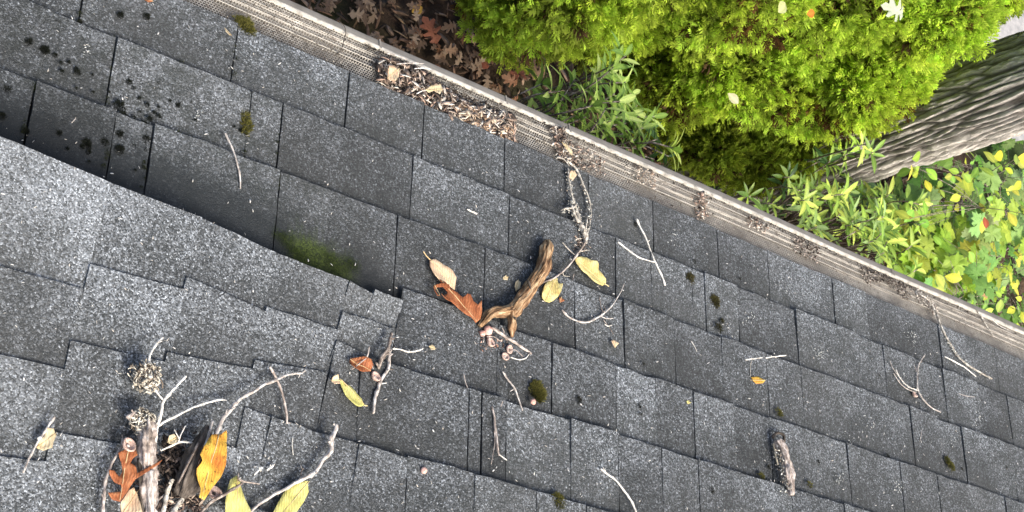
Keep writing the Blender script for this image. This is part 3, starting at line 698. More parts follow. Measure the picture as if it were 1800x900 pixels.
# lichen covered double stem reaching up to the gutter
t1 = twig('lichen crusted forked branch reaching from the gutter litter down the roof', [(998, 296, .012), (1002, 330, .009), (1010, 362, .008), (1017, 388, .008), (1025, 412, .008), (1028, 428, .006)], [2.3, 3, 4.2, 6, 5], M_LICH, [
    ([(995, 282, .012), (1012, 298, .010), (1024, 325, .009), (1034, 350, .008), (1038, 375, .007), (1034, 402, .007), (1029, 418, .007)], 2.6), ([(1026, 415, .008), (1029, 395, .009), (1031, 383, .009)], 3.4), ([(978, 277, .010), (990, 280, .012), (1000, 292, .012)], 2.0),
    ([(1012, 360, .010), (1004, 366, .012), (992, 368, .010), (985, 371, .008)], 2.8), ([(1016, 392, .009), (1008, 378, .011), (1003, 362, .011)], 5.0), ([(1028, 425, .006), (1022, 436, .006), (1014, 446, .006)], 3.6, M_TWIGD),
    ([(1014, 446, .006), (1003, 462, .006), (986, 480, .006), (966, 493, .005), (948, 500, .004)], 3.0, M_BARKP), ([(1014, 446, .005), (1024, 441, .005), (1036, 440, .004)], 1.6), ([(988, 427, .006), (998, 438, .006), (1009, 448, .006)], 1.8), ([(988, 478, .006), (991, 485, .004), (1001, 486, .003)], 1.3)], cat='branch', name='lichen_branch', rough=.32)
twig('white forked Y shaped twig right of the long pale yellow leaf', [(1118, 385, .006), (1132, 414, .005), (1144, 444, .004), (1151, 461, .004), (1160, 480, .003), (1169, 502, .003)], [2.6, 2.2, 2.6, 2.4], M_WHITE, [([(1085, 426, .003), (1104, 440, .004), (1124, 454, .005), (1150, 461, .005)], 2.3)])
twig('curved grey twig with small side shoots, below the long pale yellow leaf', [(987, 545, .003), (1000, 558, .003), (1027, 567, .004), (1052, 557, .004), (1073, 540, .005), (1088, 518, .006), (1097, 498, .007)], [2.4, 2.4, 2.2, 1.6, 1.1], M_TWIG, [([(1056, 556, .004), (1066, 560, .005), (1077, 560, .006)], 1.4), ([(1060, 552, .003), (1056, 540, .003), (1053, 521, .003)], 1.2, M_TWIGD), ([(1064, 545, .003), (1060, 535, .003)], 1.0, M_TWIGD), ([(1060, 562, .002), (1070, 575, .002), (1078, 588, .002)], .9, M_TWIGD), ([(1062, 570, .002), (1068, 574, .002), (1075, 572, .002)], 1.3, M_WHITE)])
twig('thin dark twig beside the small notched yellow leaf', [(1009, 482), (1006, 495), (1004, 512)], [1.1, .8], M_TWIGD)
twig('short straight white twig with a tiny fork, above the small orange leaf scrap', [(1310, 633), (1332, 630), (1355, 628), (1381, 625)], [2.0, 2.2, 1.8], M_WHITE, [([(1322, 631), (1332, 636), (1342, 639)], 1.1), ([(1320, 633, .002), (1318, 645, .002), (1318, 662, .002)], 1.5, M_LICH)])
leaf('small orange leaf scrap under the short straight white twig', [(1320, 663), (1332, 662), (1344, 669), (1340, 674), (1328, 675), (1323, 670)], L_ORA, .002, .001, name='leaf_scrap')
twig('long lichen covered twig at the right running down from the gutter', [(1636, 532, .006), (1645, 550, .006), (1655, 578, .005), (1668, 603, .004), (1685, 628, .004), (1710, 648, .003), (1743, 666, .003)], [2.4, 3.2, 3.4, 3.0, 3.0, 2.6], M_LICH, [([(1636, 532, .006), (1626, 524, .006), (1618, 520, .005)], 2.2), ([(1695, 636, .004), (1700, 646, .003)], 1.2)], rough=.3)
twig('thin white twig lying left of the long lichen covered twig', [(1660, 627), (1678, 636), (1697, 647), (1715, 662)], [1.8, 2.0, 1.6], M_WHITE)
twig('three pronged grey twig holding a tan nut shell', [(1626, 623, .008), (1614, 642, .006), (1612, 662, .005), (1613, 684, .004), (1622, 702, .004), (1636, 716, .003), (1653, 725, .003)], [1.6, 1.9, 2.2, 2.0, 1.6], M_TWIG, [([(1574, 650, .006), (1582, 666, .005), (1596, 680, .004), (1614, 687, .004)], 2.0, M_WHITE), ([(1570, 656, .005), (1580, 672, .004), (1594, 684, .003), (1610, 690, .003)], 1.4), ([(1564, 634, .009), (1568, 645, .007), (1576, 658, .005)], 1.0), ([(1612, 655, .005), (1606, 640, .006)], 1.0)])
acorn_cap('tan nut shell held by the three pronged grey twig', 1608, 694, 7.5, .004, (.1, .5))
twig('dirty lichen twig caught on the gutter guard at the right', [(1716, 545, .004), (1726, 560, .004), (1735, 575, .004), (1746, 592, .003)], [2.2, 3.4, 2.6, 1.6], M_LICH, base=.001)
twig('fine curved straw on the gutter guard at far right', [(1742, 560, .003), (1756, 572, .003), (1772, 580, .003)], [1.0, .8], M_WHITE, base=.001)
twig('thin hanging straw below the three pronged twig', [(1628, 725), (1622, 748), (1617, 776)], [.9, .9], M_TWIG)
twig('thin pale straw right of the three pronged twig', [(1685, 692), (1698, 696), (1713, 698)], [1.0, .8], M_TWIG)
twig('crooked white twig at the bottom centre of the roof', [(1055, 824, .004), (1066, 832, .004), (1082, 845, .003), (1096, 862, .003), (1108, 880, .003), (1118, 902, .003)], [2.2, 2.6, 2.2, 2.4], M_WHITE, [([(1066, 832, .004), (1060, 822, .006)], 1.0)])
twig('short white forked twig left of the round green moss cushion', [(883, 653, .006), (893, 668, .004), (903, 682, .004), (910, 698, .003), (918, 722, .003)], [1.8, 2.2, 2.0, 1.5], M_TWIG, [([(903, 684, .004), (896, 688, .004)], 1.2)])
twig('brown flaky twig with a white tip below the short white forked twig', [(864, 714, .004), (868, 735, .004), (871, 762, .003), (874, 790, .003), (876, 801, .003)], [1.6, 3.2, 2.6, 2.0], M_BARKP, [([(868, 756, .003), (869, 780, .002), (863, 816, .002)], 1.0), ([(876, 799, .003), (890, 809, .003)], 1.7, M_WHITE), ([(882, 706, .002), (879, 715, .002)], 2.0)])
twig('thin white squiggle of twig above the long butt line, centre left', [(815, 658), (818, 672), (822, 683)], [1.3, 1.0], M_TWIG)
twig('small white hooked twig at the butt line right of the grey twig', [(1030, 641, .002), (1040, 637, .004), (1048, 629, .006)], [1.3, 1.0], M_WHITE)
twig('bark covered stub with a knobbly dark end, lower right of the roof', [(1364, 775, .012), (1374, 800, .012), (1380, 825, .011), (1384, 850, .010), (1388, 872, .008)], [12, 15, 15, 14, 12, 8], M_BARKP, [([(1356, 770, .008), (1364, 762, .010), (1375, 766, .010), (1376, 778, .010)], 5.0, M_BARKD), ([(1358, 780, .008), (1362, 800, .008), (1366, 818, .006)], 3.0, M_PUFF)], cat='branch', name='bark_stub', rough=.16, sides=30, grain=1.6)
# stick, cap and curled leaf left of the middle
c7 = lambda pts: zz(pts, (560, 560), 4.5)
twig('knobbly dark brown stick crossed by a paler one, left of centre', c7([(572, 118, .012), (556, 190, .012), (540, 240, .012), (500, 310, .010), (465, 395, .008)]), [4.0, 5.0, 4.6, 5.4, 4.0], M_TWIGD, [(c7([(560, 150, .016), (585, 165, .018), (600, 150, .017)]), 2.0)], cat='stick', name='fallen_stick', rough=.3, sides=9)
twig('slender greyish stick crossing under the knobbly dark brown stick', c7([(562, 248, .008), (558, 310, .007), (552, 370, .006), (528, 430, .006), (495, 490, .005), (465, 570, .004), (445, 640, .004), (428, 752, .003)]), [3.6, 4.2, 3.6, 3.8, 3.0], M_TWIG, [(c7([(500, 515, .004), (535, 512, .004)]), 1.4, M_WHITE), (c7([(545, 400, .005), (590, 405, .004)]), 2.0, M_BARKD)], cat='stick', name='fallen_stick', rough=.22, sides=9)
twig('thin pale twig pointing right from the knobbly dark brown stick', c7([(583, 240, .004), (650, 248, .004), (705, 264, .004), (780, 255, .004), (825, 238, .005)]), [1.5, 1.7, 1.3], M_WHITE)
leaf('curled orange brown leaf under a small wishbone twig', [(245, 318), (330, 320), (385, 345), (412, 385), (400, 425), (340, 432), (290, 425), (262, 440), (215, 400)], L_OAK, .006, .012, rib=[(245, 325), (400, 420)], org=(560, 560), s=4.5, waves=.006)
twig('small wishbone shaped twig over the curled orange brown leaf', c7([(398, 225, .018), (385, 290, .017), (375, 315, .016), (320, 360, .012), (262, 402, .008)]), [1.6, 1.6, 1.4], M_BARKP, [(c7([(378, 312, .016), (410, 345, .014), (430, 400, .010)]), 1.4)])
acorn_cap('round acorn cap beside the curled orange brown leaf', 660, 662, 9, .006, (.2, .3))
leaf('small round tan leaf scrap above the tip of the yellow leaf', [(105, 465), (140, 455), (165, 490), (160, 520), (115, 525), (98, 495)], L_BUF, .003, .003, org=(560, 560), s=4.5, name='leaf_scrap')
leaf('pale yellow crescent leaf left of the crossed sticks', [(163, 478), (185, 485), (205, 525), (240, 532), (275, 565), (300, 595), (335, 635), (360, 685), (330, 700), (290, 702), (240, 680), (210, 645), (185, 600), (170, 550)], L_YGR, .004, .006, rib=[(168, 480), (365, 687)], stem=[(360, 685), (385, 690)], org=(560, 560), s=4.5)
# bottom left heap
o2, s2 = (170, 580), 2.813
c2 = lambda pts: zz(pts, o2, s2)
def fibre_ball(label, px, py, r, z, n=420, mat=None, name='lichen_ball', sq=.8, x_=1.0):
    """a cluster of small curled lichen scales and short fibres round a soft centre"""
    c = np.array(rp((px, py, z))); R = r*PXM; P, T, C = [], [], []
    rg = np.random.default_rng(int(px*7+py))
    for _ in range(n):
        d = rg.normal(size=3); d /= np.linalg.norm(d); lump = 1+.38*mnoise.noise(Vector(d*1.9)+Vector((px, 0, 0)))
        rr = R*lump*rg.uniform(.45, 1.0); fl_ = rg.random() < .3
        s_ = R*(rg.uniform(.10, .20) if not fl_ else rg.uniform(.16, .34)); asp = rg.uniform(.5, .9) if not fl_ else .15
        nn = Vector(d+rg.normal(size=3)*.6).normalized(); M3 = nn.to_track_quat('Z', 'Y').to_matrix() @ Matrix.Rotation(rg.random()*6.28, 3, 'Z')
        P.append(c+d*np.array([x_, 1, sq])*rr); T.append(np.array(M3)@np.diag([s_, s_*asp*2, s_*.9]))
        k = rg.random(); base = np.array([.66, .62, .52]) if k < .55 else (np.array([.42, .37, .29]) if k < .85 else np.array([.16, .13, .10]))
        C.append(base*rg.uniform(.8, 1.15))
    V, F = scatter_mesh(CT, CF, np.array(T), np.array(P)); o = tri_mesh(name, V, F, M_TINT, np.repeat(np.array(C), 12, axis=0), None, ROOF)
    tag(o, label, 'lichen'); return o
b_ = fibre_ball('round pale fibrous lichen ball on a thin twig, lower left', 255, 663, 22, .022)
blobby('core', '', '', 255, 663, 16, M_TWIGD, z=.02, parent=b_)
twig('thin knobbly white twig rising from the pale lichen ball', c2([(326, 40, .012), (300, 62, .016), (280, 90, .018), (262, 130, .022), (256, 168, .024)]), [1.6, 2.6, 2.4, 2.6], M_WHITE, [(c2([(300, 62, .016), (322, 55, .016)]), 1.2)], rough=.35)
twig('white forked twig running from the lichen ball down past the rotten stump', c2([(440, 230, .016), (405, 262, .016), (370, 305, .018), (328, 352, .018), (318, 400, .018), (300, 470, .020), (282, 560, .018), (270, 690, .014), (266, 740, .012)]), [2.4, 2.8, 3.2, 3.6, 3.4, 3.6], M_WHITE, [(c2([(280, 290, .020), (300, 318, .018), (328, 352, .018)]), 2.4), (c2([(305, 475, .020), (360, 442, .018), (430, 408, .014), (490, 380, .010), (560, 358, .008), (605, 348, .006), (642, 352, .004)]), 2.6)], rough=.25)
st = twig('thick upright piece of flaking grey brown branch, lower left heap', c2([(240, 455, .022), (238, 520, .022), (236, 600, .020), (238, 700, .018), (245, 800, .016), (252, 920, .014)]), [13, 16, 17, 15, 16, 15], M_BARKP, [(c2([(258, 705, .026), (256, 780, .026), (258, 920, .022)]), 8.5, M_TWIG), (c2([(205, 640, .020), (212, 760, .020), (222, 910, .016)]), 5.0, M_BARKD)], cat='branch', name='rotten_branch', rough=.13, sides=40, grain=2.6)
fibre_ball('pale shaggy lichen crown on top of the flaking grey brown branch', 251, 741, 20, .026, 420, sq=.5)
twig('dark brown jagged tip sticking left from the lichen crown', c2([(150, 440, .026), (170, 420, .028), (186, 408, .030)]), [3.5, 2.5], M_BARKP)
acorn_cap('pale acorn at the top of the big russet oak leaf', 226, 783, 10.5, .022, (.2, .2))
leaf('big russet oak leaf with deep lobes and holes, lower left', [(100, 612), (125, 598), (150, 590), (188, 598), (194, 625), (172, 640), (160, 662), (178, 676), (188, 690), (190, 715), (240, 690), (288, 668), (275, 688), (220, 722), (182, 745), (165, 772), (150, 800), (112, 852), (75, 842), (42, 815), (80, 806), (122, 800), (115, 770), (85, 755), (52, 728), (45, 702), (80, 703), (112, 725), (128, 700), (118, 660), (105, 638)], L_OAK, .022, .008, rib=[(150, 600), (110, 845)], org=o2, s=s2, name='oak_leaf', waves=.004)
leaf('cream and pink leaf half under the big russet oak leaf', [(150, 800), (180, 782), (200, 805), (206, 860), (206, 915), (122, 915), (112, 860)], L_BUF, .016, .006, org=o2, s=s2)
twig('thin brown twig curving left of the big russet oak leaf', c2([(128, 535, .010), (118, 580, .012), (75, 655, .012), (50, 720, .010), (36, 790, .008), (26, 915, .006)]), [2.4, 2.6, 2.4, 2.8, 3.2], M_BARKP)
twig('dark rotten slab of bark, split along its length, beside the orange yellow leaf', c2([(548, 478, .020), (520, 560, .020), (480, 660, .018), (440, 760, .016), (405, 830, .012)]), [5, 17, 25, 24, 12], M_BARKD, [(c2([(568, 452, .024), (545, 540, .030), (505, 640, .032), (465, 730, .028), (430, 800, .022)]), 3.2, M_TWIG), (c2([(500, 560, .032), (440, 680, .034), (400, 760, .026)]), 3.0, M_TWIGD)], cat='bark', name='bark_slab', rough=.09, sides=44, flat=.5, grain=3.2)
twig('whitish lichen twig continuing below the dark bark slab', c2([(432, 812, .016), (410, 850, .014), (388, 885, .012), (365, 920, .010)]), [4.5, 5.0, 5.2], M_LICH)
twig('curved white branch arching right from the dark bark slab', [(531, 656, .006), (515, 657, .008), (495, 664, .010), (470, 674, .012), (443, 690, .014), (420, 703, .016), (403, 720, .018), (389, 740, .020), (377, 770, .020)], [1.8, 2.4, 3.0, 3.6, 4.2, 4.2], M_TWIG, [([(531, 656, .006), (536, 651, .008)], 1.2), ([(527, 656, .006), (524, 664, .004)], 1.2)], cat='branch', rough=.28, name='curved_branch')
twig('short stout white twig below the heap of bark crumbs', c2([(376, 742, .016), (362, 775, .014), (345, 820, .012), (322, 915, .010)]), [4.6, 3.8, 4.4, 4.6], M_LICH, rough=.3)
twig('small three legged twig on the bark crumbs', c2([(315, 598, .010), (350, 580, .016), (400, 556, .022), (450, 556, .020), (506, 570, .018)]), [1.6, 2.2, 2.0], M_WHITE, [(c2([(400, 556, .022), (412, 520, .024), (438, 475, .022)]), 1.5), (c2([(408, 540, .024), (392, 510, .024), (382, 492, .022)]), 1.2)])
leaf('small pale seed scale left of the three legged twig', [(350, 530), (375, 520), (400, 530), (395, 550), (368, 572), (350, 560)], L_PAL, .018, .004, org=o2, s=s2, name='seed_scale', cat='seed scale')
twig('thin pink twig under the bark crumbs at the bottom edge', c2([(270, 862, .008), (300, 845, .010), (340, 812, .010)]), [2, 1.6], M_BARKP)
leaf('curled orange and yellow leaf standing beside the dark bark slab', [(565, 522), (590, 518), (612, 518), (636, 498), (641, 532), (632, 600), (627, 680), (600, 740), (560, 790), (522, 848), (500, 832), (510, 785), (492, 720), (488, 690), (512, 655), (500, 625), (518, 585), (545, 548)], L_ORA, .042, .005, rib=[(600, 520), (512, 840)], org=o2, s=s2, waves=.005)
twig('brown forked twig lying over the pale yellow green leaf at the bottom', c2([(700, 742, .020), (716, 756, .020), (650, 800, .020), (560, 860, .016), (500, 915, .012)]), [2.0, 3.0, 3.4, 3.6], M_TWIGD, [(c2([(700, 735, .020), (720, 748, .020), (802, 764, .016)]), 2.2, M_BARKP), (c2([(698, 738, .020), (700, 706, .020)]), 1.2)])
leaf('pale yellow green leaf at the bottom edge, under a brown twig', [(690, 720), (703, 728), (712, 780), (724, 832), (748, 890), (752, 915), (626, 915), (620, 862), (636, 790), (655, 745)], L_YGR, .010, .006, rib=[(696, 724), (690, 912)], org=o2, s=s2)
acorn_cap('dark acorn cap below the curled orange and yellow leaf', 377, 867, 11, .008, (.1, .3), True)
# branches right of the heap
twig('straight pinkish white twig crossing the curved white branch', [(474, 645, .014), (483, 662, .012), (491, 680, .010), (498, 702, .007), (501, 722, .005), (504, 745, .004)], [2.2, 2.8, 2.4, 2.6, 2.2], M_BARKP, [([(503, 742, .004), (510, 744, .003)], 1.2)])
c3 = lambda pts: zz(pts, (370, 620), 3.214)
twig('long grey branch bending down to the bottom edge over a yellow leaf', c3([(708, 412, .014), (690, 450, .013), (676, 490, .013), (676, 548, .012), (640, 605, .011), (585, 670, .010), (540, 706, .010), (470, 740, .010), (400, 782, .009), (310, 832, .008), (210, 905, .006)]), [5.0, 5.6, 5.0, 4.4, 4.0, 3.6, 3.2, 3.0], M_TWIG, [(c3([(525, 710, .010), (510, 685, .008), (522, 655, .006)]), 1.8, M_TWIGD), (c3([(690, 405, .014), (712, 420, .015)]), 2.8)], cat='branch', name='long_branch', rough=.24, sides=9)
leaf('smooth yellow leaf with a pointed tip under the long grey branch', [(560, 728), (548, 738), (549, 790), (520, 850), (490, 890), (470, 925), (340, 925), (372, 860), (405, 800), (440, 760), (490, 732), (530, 724)], L_YGR, .005, .005, rib=[(552, 732), (400, 915)], org=(370, 620), s=3.214)
twig('tiny pale twig above the pale yellow green leaf', c3([(290, 650, .006), (268, 672, .006), (246, 690, .006)]), [2.0, 1.4], M_WHITE)
twig('white splinter lying on the shingle below the straight pinkish twig', c3([(355, 636), (340, 648), (318, 666)]), [1.6, 2.6, 1.6], M_WHITE)
twig('hair thin white needle below the straight pinkish twig', c3([(464, 478), (460, 525), (467, 578)]), [.8, .8], M_WHITE)
twig('slim pale twig with a white knot at the far left of the roof', [(95, 733, .008), (86, 748, .007), (76, 762, .006), (68, 772, .006), (56, 796, .004), (40, 831, .003)], [2.6, 2.0, 2.4, 1.6, 1.8], M_TWIG, [([(66, 774, .008), (71, 770, .009)], 3.4, M_WHITE)])
leaf('crumpled pale leaf remains beside the slim pale twig at far left', [(80, 755), (92, 756), (98, 766), (92, 778), (88, 790), (74, 794), (63, 788), (66, 776), (75, 770)], L_PAL, .003, .003, waves=.005, wf=120.)
twig('lone grey twig on the upper left shingles', [(395, 235, .008), (402, 248, .009), (408, 262, .010), (416, 285, .011), (421, 305, .008), (422, 332, .004)], [1.8, 2.4, 1.8, 2.2, 1.6], M_TWIG)
twig('pale sliver of twig in the dark area at upper left', [(148, 190), (138, 202), (126, 216)], [.9, .9], M_TWIG)
leaf('white seed wing near the gutter, upper left', [(393, 49), (400, 52), (406, 60), (404, 63), (396, 56)], L_PAL, .002, .001, name='seed_wing', cat='seed')
leaf('small red leaf scrap at the top edge of the roof, left', [(250, -4), (262, -6), (268, 3), (258, 6)], L_OAK, .003, .002, name='leaf_scrap')
leaf('tiny oval cream petal right of the crossed sticks', [(753, 609), (758, 606), (764, 610), (764, 615), (757, 616)], L_PAL, .002, .001, name='petal', cat='petal')
leaf('tiny green leaf scrap at lower centre right', [(1205, 706), (1212, 703), (1214, 708), (1208, 711)], L_YGR, .002, .001, name='leaf_scrap')
leaf('small brown leaf scrap below the curved grey twig', [(1072, 600), (1078, 598), (1084, 606), (1080, 612), (1076, 606)], L_BUF, .002, .002, name='leaf_scrap')
leaf('small brown leaf scrap under the small notched yellow leaf', [(981, 525), (986, 522), (990, 530), (984, 532)], L_OAK, .002, .002, name='leaf_scrap')
blobby('berry', 'single dull red berry on the bottom row of shingles', 'berry', 745, 827, 5.5, M_NUT, z=.005)
blobby('acorn', 'little pale acorn resting against the round green moss cushion', 'acorn', 937, 706, 5.2, M_NUT, z=.006)
twig('short white squiggle like a grub on a shingle above the branch piece', [(821, 368), (828, 372), (838, 376)], [1.5, 2.0, 1.5], M_WHITE)
leaf('white flake of bark left of the honey brown branch', [(883, 488), (888, 484), (893, 487), (891, 493), (885, 492)], L_PAL, .002, .001, name='bark_flake', cat='flake')
leaf('grey dry leaf scrap leaning on the left side of the honey brown branch', [(905, 496), (910, 492), (914, 497), (913, 508), (907, 512), (904, 504)], L_PAL, .004, .002, name='leaf_scrap')
twig('small hooked white twig left of the bark stub row', [(1215, 600), (1220, 608), (1225, 618)], [.9, .8], M_WHITE)

# moss cushions -----------------------------------------------------------
tuft = np.array([[-.12, 0, 0], [.12, 0, 0], [0.02, .05, 1.0], [0, -.12, 0], [0, .12, 0], [0.06, 0, .9]])
tuftF = np.array([[0, 1, 2], [3, 4, 5]])
def moss(label, blobs, dens=1.0, cols=((.05, .07, .01), (.16, .17, .03)), hgt=.0045, flat=.35, name='moss_cushion', group=None, kind=None):
    P, T, C = [], [], []
    for (px, py, r) in blobs:
        n = int(dens*r*r*2.2)+6; R = r*PXM
        c = place(px, py, SURF-.001)
        for _ in range(n):
            rr = math.sqrt(random.random()); an = random.random()*6.283
            edge = 1+.55*mnoise.noise(Vector((math.cos(an)*2.1, math.sin(an)*2.1, px)))
            if rr > .75 and random.random() < .4: continue
            x = math.cos(an)*rr*R*edge; y = math.sin(an)*rr*R*edge*1.05; z = flat*R*math.sqrt(max(0, 1-rr*rr))
            d = Vector((x/R*.8+random.uniform(-.5, .5), y/R*.8+random.uniform(-.5, .5), 1)).normalized()
            rot = d.to_track_quat('Z', 'Y').to_matrix() @ Matrix.Rotation(random.random()*6.28, 3, 'Z')
            P.append((c.x+x, c.y+y, c.z+z)); T.append(np.array(rot)*hgt*random.uniform(.6, 1.3))
            t_ = random.random()**1.3; col = [cols[0][k]*(1-t_)+cols[1][k]*t_ for k in range(3)]
            C.append(col)
    V, F = scatter_mesh(tuft, tuftF, np.array(T), np.array(P)); C = np.repeat(np.array(C), 6, axis=0)
    o = tri_mesh(name, V, F, M_MOSS, C, None, ROOF); tag(o, label, 'moss', group, kind); return o
gm = ((.05, .055, .012), (.24, .22, .05))
moss('round olive green moss cushion with a little acorn, centre bottom', [(943, 688, 17), (945, 696, 12)], 2.2, gm, .005)
moss('olive moss cushion, left one of the pair right of the Y shaped twig', [(1209, 488, 13)], 2.0, ((.03, .03, .015), (.16, .14, .05)), .005)
moss('olive moss cushion, right one of the pair right of the Y shaped twig', [(1255, 530, 12)], 2.0, ((.03, .03, .015), (.18, .16, .05)), .005)
moss('thin dark moss patch below the pair of olive cushions', [(1262, 577, 9), (1268, 566, 6)], 1.2, ((.02, .02, .012), (.10, .09, .03)))
moss('moss cushion cut by the bottom edge of the picture, centre', [(979, 883, 14)], 2.0, gm, .005)
moss('yellowish moss cushion at the lower right near the edge', [(1670, 820, 11), (1664, 810, 8)], 1.8, gm)
moss('small moss patch above the bark stub', [(1368, 726, 8)], 1.5, gm)
moss('small moss patch left of the lower end of the bark stub', [(1337, 838, 8)], 1.2, gm)
moss('small moss patch right of the lower end of the bark stub', [(1422, 853, 7)], 1.0, gm)
moss('olive moss clump where the gutter guard meets the shingles, upper left', [(430, 48, 17), (420, 38, 10), (440, 58, 9)], 2.0, gm, .005)
moss('moss clump in a shingle slot, upper left', [(430, 205, 9), (432, 220, 11), (431, 232, 7)], 2.0, gm)
moss('moss clump at the slot end above the valley, left', [(485, 312, 7), (484, 326, 6)], 1.6, ((.03, .04, .01), (.13, .15, .03)))
moss('dark moss clump on a butt line at far left', [(62, 157, 9), (76, 166, 7), (84, 171, 5)], 2.0, ((.008, .012, .006), (.05, .065, .018)))
bl_ = [(300+12*i+random.uniform(-3, 3), 237+4.6*i+random.uniform(-4, 4), random.uniform(4, 8)) for i in range(13)]
moss('long thin band of olive moss along a butt line, upper left', bl_, .9, ((.025, .035, .01), (.12, .13, .03)), .003, .15, 'moss_band')
bl_ = []
for _ in range(150):
    x = random.uniform(483, 628); yc = 400+(x-483)*.42
    bl_.append((x, yc+random.uniform(8, 50)*(1-abs(x-555)/120), random.uniform(6, 12)))
moss('flat green film of moss and algae beside the raised valley edge', [b for b in bl_ if not below_K(b[0], b[1]+4)], .35, ((.020, .035, .006), (.065, .095, .014)), .0016, .01, 'moss_film')
_r = random.Random(4)
M_ = [(_r.gauss(215, 95), _r.gauss(0, 1)*55+190, _r.uniform(1.5, 3.2)) for _ in range(60)]
M_ = [m_ for m_ in M_ if m_[0] > 3 and m_[1] > 25+.4*m_[0] and not below_K(m_[0], m_[1]+6)]+[(77, 88, 5), (70, 40, 3), (65, 35, 4), (100, 40, 5), (50, 75, 5), (78, 90, 6), (96, 98, 3), (135, 128, 4), (210, 28, 5), (257, 30, 5), (226, 145, 4), (277, 146, 5), (325, 137, 3), (348, 160, 3), (208, 187, 7), (258, 185, 3), (215, 202, 5), (225, 225, 3), (252, 222, 6), (256, 245, 6), (210, 236, 5), (243, 240, 2), (151, 252, 6), (154, 258, 4), (182, 250, 6), (209, 264, 6), (209, 237, 5), (103, 235, 4), (110, 215, 5), (45, 232, 4), (12, 158, 6), (2, 205, 5), (155, 268, 3), (295, 255, 4), (335, 290, 4), (392, 290, 5), (140, 40, 3), (265, 265, 3), (145, 180, 4), (335, 180, 2), (262, 210, 4), (386, 296, 3)]
for x, y, r in M_:
    moss(('tiny black moss speck on the upper left shingles' if r < 3.3 else ('black moss spot of middling size on the upper left shingles' if r < 5.5 else 'large black moss spot on the upper left shingles')), [(x, y, r*1.25), (x+r*.6, y-r*.5, r*.7)], 3.0, ((.004, .006, .004), (.016, .020, .010)), .003, .35, 'moss_spot', 'black moss spots at upper left')
bl_ = []
for (x0, y0), (x1, y1), n_ in (((30, 0), (420, 155), 26), ((0, 131), (250, 222), 26), ((200, 82), (186, 196), 8), ((432, 172), (430, 280), 10), ((258, 228), (250, 330), 9), ((50, 168), (38, 245), 7), ((488, 186), (486, 300), 9), ((202, 212), (180, 305), 8), ((414, 80), (408, 148), 6), ((143, 12), (139, 42), 5)):
    for _ in range(n_):
        u_ = random.random(); bl_.append((x0+(x1-x0)*u_+random.gauss(0, 1.6), y0+(y1-y0)*u_+random.gauss(0, 1.6), random.uniform(1.5, 4.2)))
moss('dark moss and grime creeping along the shingle joints at upper left', bl_, 1.6, ((.006, .009, .004), (.045, .055, .016)), .0028, .2, 'joint_moss', None, 'stuff')
dark = [(1123, 715, 5), (1125, 728, 4), (1017, 705, 8), (1020, 762, 5), (1250, 862, 8), (1438, 812, 4), (1504, 802, 6), (1412, 652, 6), (1690, 825, 4), (1478, 498, 6), (1116, 395, 5), (1545, 660, 3), (1454, 695, 3), (1768, 823, 6), (1560, 802, 5), (1130, 640, 4), (1350, 822, 5), (985, 745, 3), (1220, 460, 4), (1300, 490, 3), (1145, 490, 3)]
for x, y, r in dark:
    moss(('small dark moss spot on the right hand shingles' if r < 5.5 else 'larger dark moss patch on the right hand shingles'), [(x, y, r)], 1.6, ((.010, .011, .007), (.04, .04, .02)), .003, .25, 'moss_spot', 'dark moss spots at right')

# chips, flakes, litter -----------------------------------------------------
PAL = np.array([(.14, .10, .075), (.06, .045, .035), (.28, .21, .16), (.48, .38, .30), (.66, .57, .47), (.46, .32, .24), (.74, .68, .58), (.20, .15, .12)])
def litter(label, pts, name='litter_pile', pal=None, cat='litter', base=.001, aspect=(.25, .6), size=(2.5, 8), lift=4, kind='stuff', flat=.6):
    P, T, C = [], [], []
    pal_ = PAL if pal is None else np.array(pal)
    for (px, py) in pts:
        s_ = random.uniform(*size)*PXM*.5; asp = random.uniform(*aspect)
        p = place(px, py, base+random.random()**1.5*lift*PXM+s_*.2)
        an = random.random()*6.28; tl = random.gauss(0, flat); tl2 = random.gauss(0, flat*.6)
        R = np.array(Matrix.Rotation(an, 3, 'Z') @ Matrix.Rotation(tl, 3, 'X') @ Matrix.Rotation(tl2, 3, 'Y'))
        T.append(R @ np.diag([s_, s_*asp*2, s_*.7])); P.append(p); C.append(pal_[int(rng.integers(len(pal_)))]*random.uniform(.7, 1.15))
    V, F = scatter_mesh(CT, CF, np.array(T), np.array(P)); o = tri_mesh(name, V, F, M_TINT, np.repeat(np.array(C), 12, axis=0), None, ROOF)
    return tag(o, label, cat, None, kind)
def in_band(x, t_):   # t_ 0 at the shingle edge, 1 at the bead
    y0 = 245+.42*(x-900); y1 = 190+.445*(x-900); return y0+(y1-y0)*t_
def pile(x0, x1, n, f=lambda u: (0.0, 1.0), bias=1.0):
    out = []
    while len(out) < n:
        u = random.random(); lo, hi = f(u); x = x0+(x1-x0)*u
        out.append((x+random.uniform(-3, 3), in_band(x, lo+(hi-lo)*random.random()**bias)))
    return out
litter('large heap of dry twigs, husks and leaf crumbs filling the gutter guard', pile(668, 905, 1100, lambda u: (-.12, .75+.2*math.sin(u*7))), lift=9, size=(5, 24), aspect=(.06, .45), flat=.4)
litter('dark wet crumbs forming the core of the large gutter heap', pile(672, 880, 900, lambda u: (.0, .8)), pal=[(.03, .02, .015), (.06, .045, .03), (.10, .075, .055)], lift=7, size=(3, 10))
litter('tan husks heaped at the lower end of the large gutter heap', pile(800, 900, 420, lambda u: (-.08, .45)), pal=[(.50, .40, .29), (.62, .50, .37), (.42, .28, .18), (.24, .16, .11)], lift=10, size=(5, 18), aspect=(.1, .6), flat=.45)
